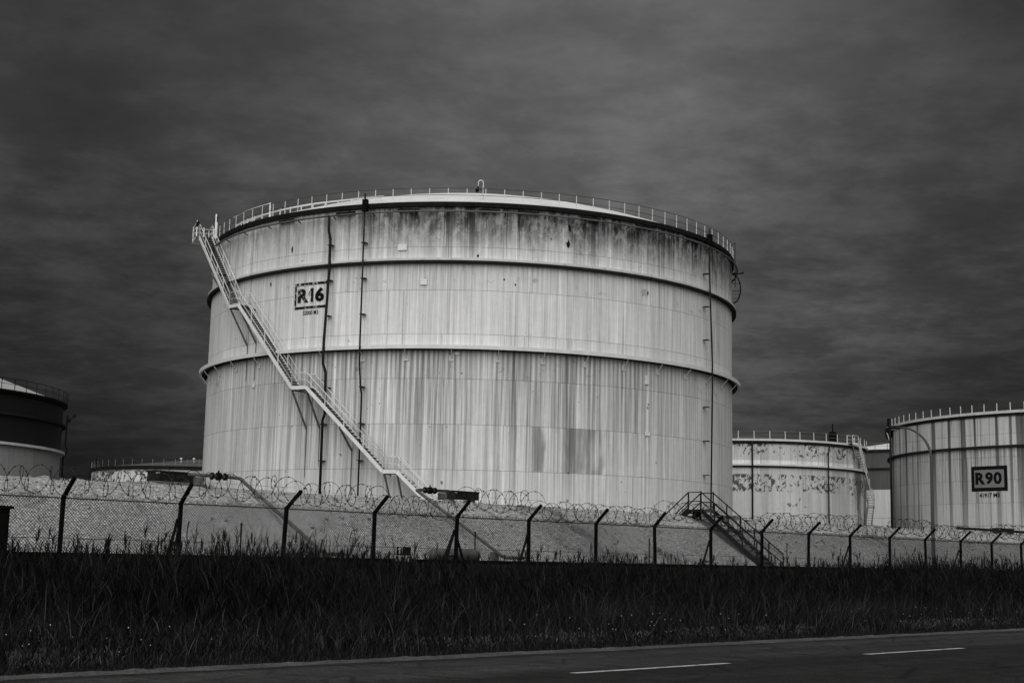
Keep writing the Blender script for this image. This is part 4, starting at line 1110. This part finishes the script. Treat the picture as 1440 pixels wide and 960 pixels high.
# mixed tall grass and weeds in front of the reeds
chunks = []; n = 30000
s_, p = scatter(n, 15.7, 19.6, 1.0)
hgt = np.interp(p, [15.7, 16.6, 18.0, 19.6], [.22, .48, .85, 1.0])*(1+.25*smooth_noise(s_, p, 1.2, 9))*rng.uniform(.55, 1.25, n)
base = np.stack([s_, p, gz(p)], 1); an = rng.uniform(0, 2*math.pi, n); lean = np.stack([np.cos(an), np.sin(an)], 1)
hgt = np.clip(hgt, .08, 1.4)
chunks.append(ribbons('', None, base, lean, hgt, rng.uniform(.006, .016, n), np.clip(rng.beta(1.0, 6, n)+(rng.uniform(0,1,n) < .08)*rng.uniform(.2, 1.6, n), 0, 2), 3, hgt*rng.uniform(.05, .85, n)))
n = 16000
s_, p = scatter(n, 16.2, 19.4, 1.0)
base = np.stack([s_, p, gz(p)+np.interp(p, [16.2, 19.4], [.1, .65])*rng.uniform(.2, 1.1, n)], 1)
an = rng.uniform(0, 2*math.pi, n); lean = np.stack([np.cos(an), np.sin(an)], 1); ln = rng.uniform(.08, .26, n)
chunks.append(ribbons('', None, base, lean, ln, rng.uniform(.012, .03, n), np.clip(rng.beta(1.4, 5, n), 0, 1), 2, ln*rng.uniform(.3, .95, n)))
# short verge grass
n = 26000
s_, p = scatter(n, 14.98, 16.3, .8); hgt = rng.uniform(.04, .15, n)*(1+.3*smooth_noise(s_, p, 1.5, 2))*np.interp(p, [15, 15.4], [.5, 1.0])
base = np.stack([s_, p, gz(p)], 1); an = rng.uniform(0, 2*math.pi, n); lean = np.stack([np.cos(an), np.sin(an)], 1); hgt = np.clip(hgt, .02, .3)
chunks.append(ribbons('', None, base, lean, hgt, rng.uniform(.006, .014, n), rng.beta(1.3, 4, n)*.8, 2, hgt*rng.uniform(.2, .9, n)))
# pale leafy clumps along the verge
nc = 520; cs, cpp = scatter(nc, 15.55, 16.35); keep = smooth_noise(cs, cpp*0, .9, 21) > -.25
cs, cpp = cs[keep], cpp[keep]; per = 16; m_ = len(cs)*per
s_ = np.repeat(cs, per)+rng.normal(0, .05, m_); p = np.repeat(cpp, per)+rng.normal(0, .05, m_)
base = np.stack([s_, p, gz(p)+rng.uniform(.04, .22, m_)], 1); an = rng.uniform(0, 2*math.pi, m_); lean = np.stack([np.cos(an), np.sin(an)], 1); ln = rng.uniform(.03, .09, m_)
chunks.append(ribbons('', None, base, lean, ln, rng.uniform(.012, .028, m_), np.repeat(rng.uniform(.25, 1.0, len(cs)), per)*rng.uniform(.6, 1.2, m_), 2, ln*rng.uniform(.3, .9, m_)))
# feathery weed clumps leaning over the verge
nc = 46; cs, cpp = scatter(nc, 16.9, 19.6); per = 150; m_ = nc*per
rad_ = np.repeat(rng.uniform(.10, .32, nc), per); aa_ = rng.uniform(0, 2*math.pi, m_); rr_ = rad_*np.sqrt(rng.uniform(0, 1, m_))
s_ = np.repeat(cs, per)+rr_*np.cos(aa_); p = np.repeat(cpp, per)+rr_*np.sin(aa_); hc = np.repeat(rng.uniform(.55, 1.0, nc), per)*rng.uniform(.55, 1.1, m_)
base = np.stack([s_, p, gz(p)], 1); lean = np.stack([np.cos(aa_+rng.normal(0, .5, m_)), np.sin(aa_+rng.normal(0, .5, m_))], 1)
chunks.append(ribbons('', None, base, lean, hc, rng.uniform(.005, .012, m_), np.repeat(rng.uniform(.12, .55, nc), per)*rng.uniform(.5, 1.4, m_), 4, hc*rng.uniform(.35, .95, m_)))
o = join_stuff('verge_grass', M_verge, chunks, 'dark tangled verge grass and weeds along the road edge')
# small pale flower heads
nc = 230; s_, p = scatter(nc, 15.7, 16.9); keep = smooth_noise(s_, p*0, 1.4, 31) > -.35; s_, p = s_[keep], p[keep]; m_ = len(s_)
base = np.stack([s_, p, gz(p)+rng.uniform(.16, .52, m_)], 1); an = rng.uniform(0, 2*math.pi, m_); lean = np.stack([np.cos(an), np.sin(an)], 1)
chunks = []
for q in range(3):
    chunks.append(ribbons('', None, base, lean, np.full(m_, .017), rng.uniform(.012, .025, m_), rng.uniform(0, 1, m_), 2, rng.uniform(.0, .02, m_)))
join_stuff('wildflowers', M_flower, chunks, 'tiny pale wildflower heads scattered through the verge')

# loose stones and a few dry tufts on the embankment slope
n = 2600
s_ = rng.uniform(5, 75, n); p = rng.uniform(30.7, 35.9, n)
zb_ = np.interp(p, [q[0] for q in prof], [q[1] for q in prof])
sz = np.minimum(rng.gamma(2.0, .009, n)+.010, .05)
V = np.empty((n, 8, 3), np.float32); cs_ = np.array([(-1,-1,-1),(1,-1,-1),(1,1,-1),(-1,1,-1),(-1,-1,1),(1,-1,1),(1,1,1),(-1,1,1)], float)
V[:] = cs_[None]*sz[:,None,None]*rng.uniform(.5, 1.2, (n, 8, 3)); V[:,:,0] += s_[:,None]; V[:,:,1] += p[:,None]; V[:,:,2] += zb_[:,None]
fq = np.array([(0,3,2,1),(4,5,6,7),(0,1,5,4),(1,2,6,5),(2,3,7,6),(3,0,4,7)])
Fq = (fq[None]+np.arange(n)[:,None,None]*8).reshape(-1, 4).astype(np.int32)
join_stuff('loose_stones', leaf_mat('loose_stone', .10, .42), [(V.reshape(-1, 3), Fq, np.repeat(rng.uniform(0, 1, n), 8))], 'loose stones scattered over the embankment slope')
nc = 70; cs2 = rng.uniform(8, 70, nc); cp2 = rng.uniform(30.8, 35.6, nc); per = 26; m_ = nc*per
s_ = np.repeat(cs2, per)+rng.normal(0, .06, m_); p = np.repeat(cp2, per)+rng.normal(0, .06, m_)
base = np.stack([s_, p, np.interp(p, [q[0] for q in prof], [q[1] for q in prof])-.01], 1); an = rng.uniform(0, 2*math.pi, m_); lean = np.stack([np.cos(an), np.sin(an)], 1)
hc = np.repeat(rng.uniform(.06, .2, nc), per)*rng.uniform(.5, 1.2, m_)
join_stuff('slope_weeds', M_verge, [ribbons('', None, base, lean, hc, rng.uniform(.006, .014, m_), rng.uniform(.1, .6, m_), 2, hc*rng.uniform(.2, .9, m_))], 'small dry weed tufts on the embankment slope')
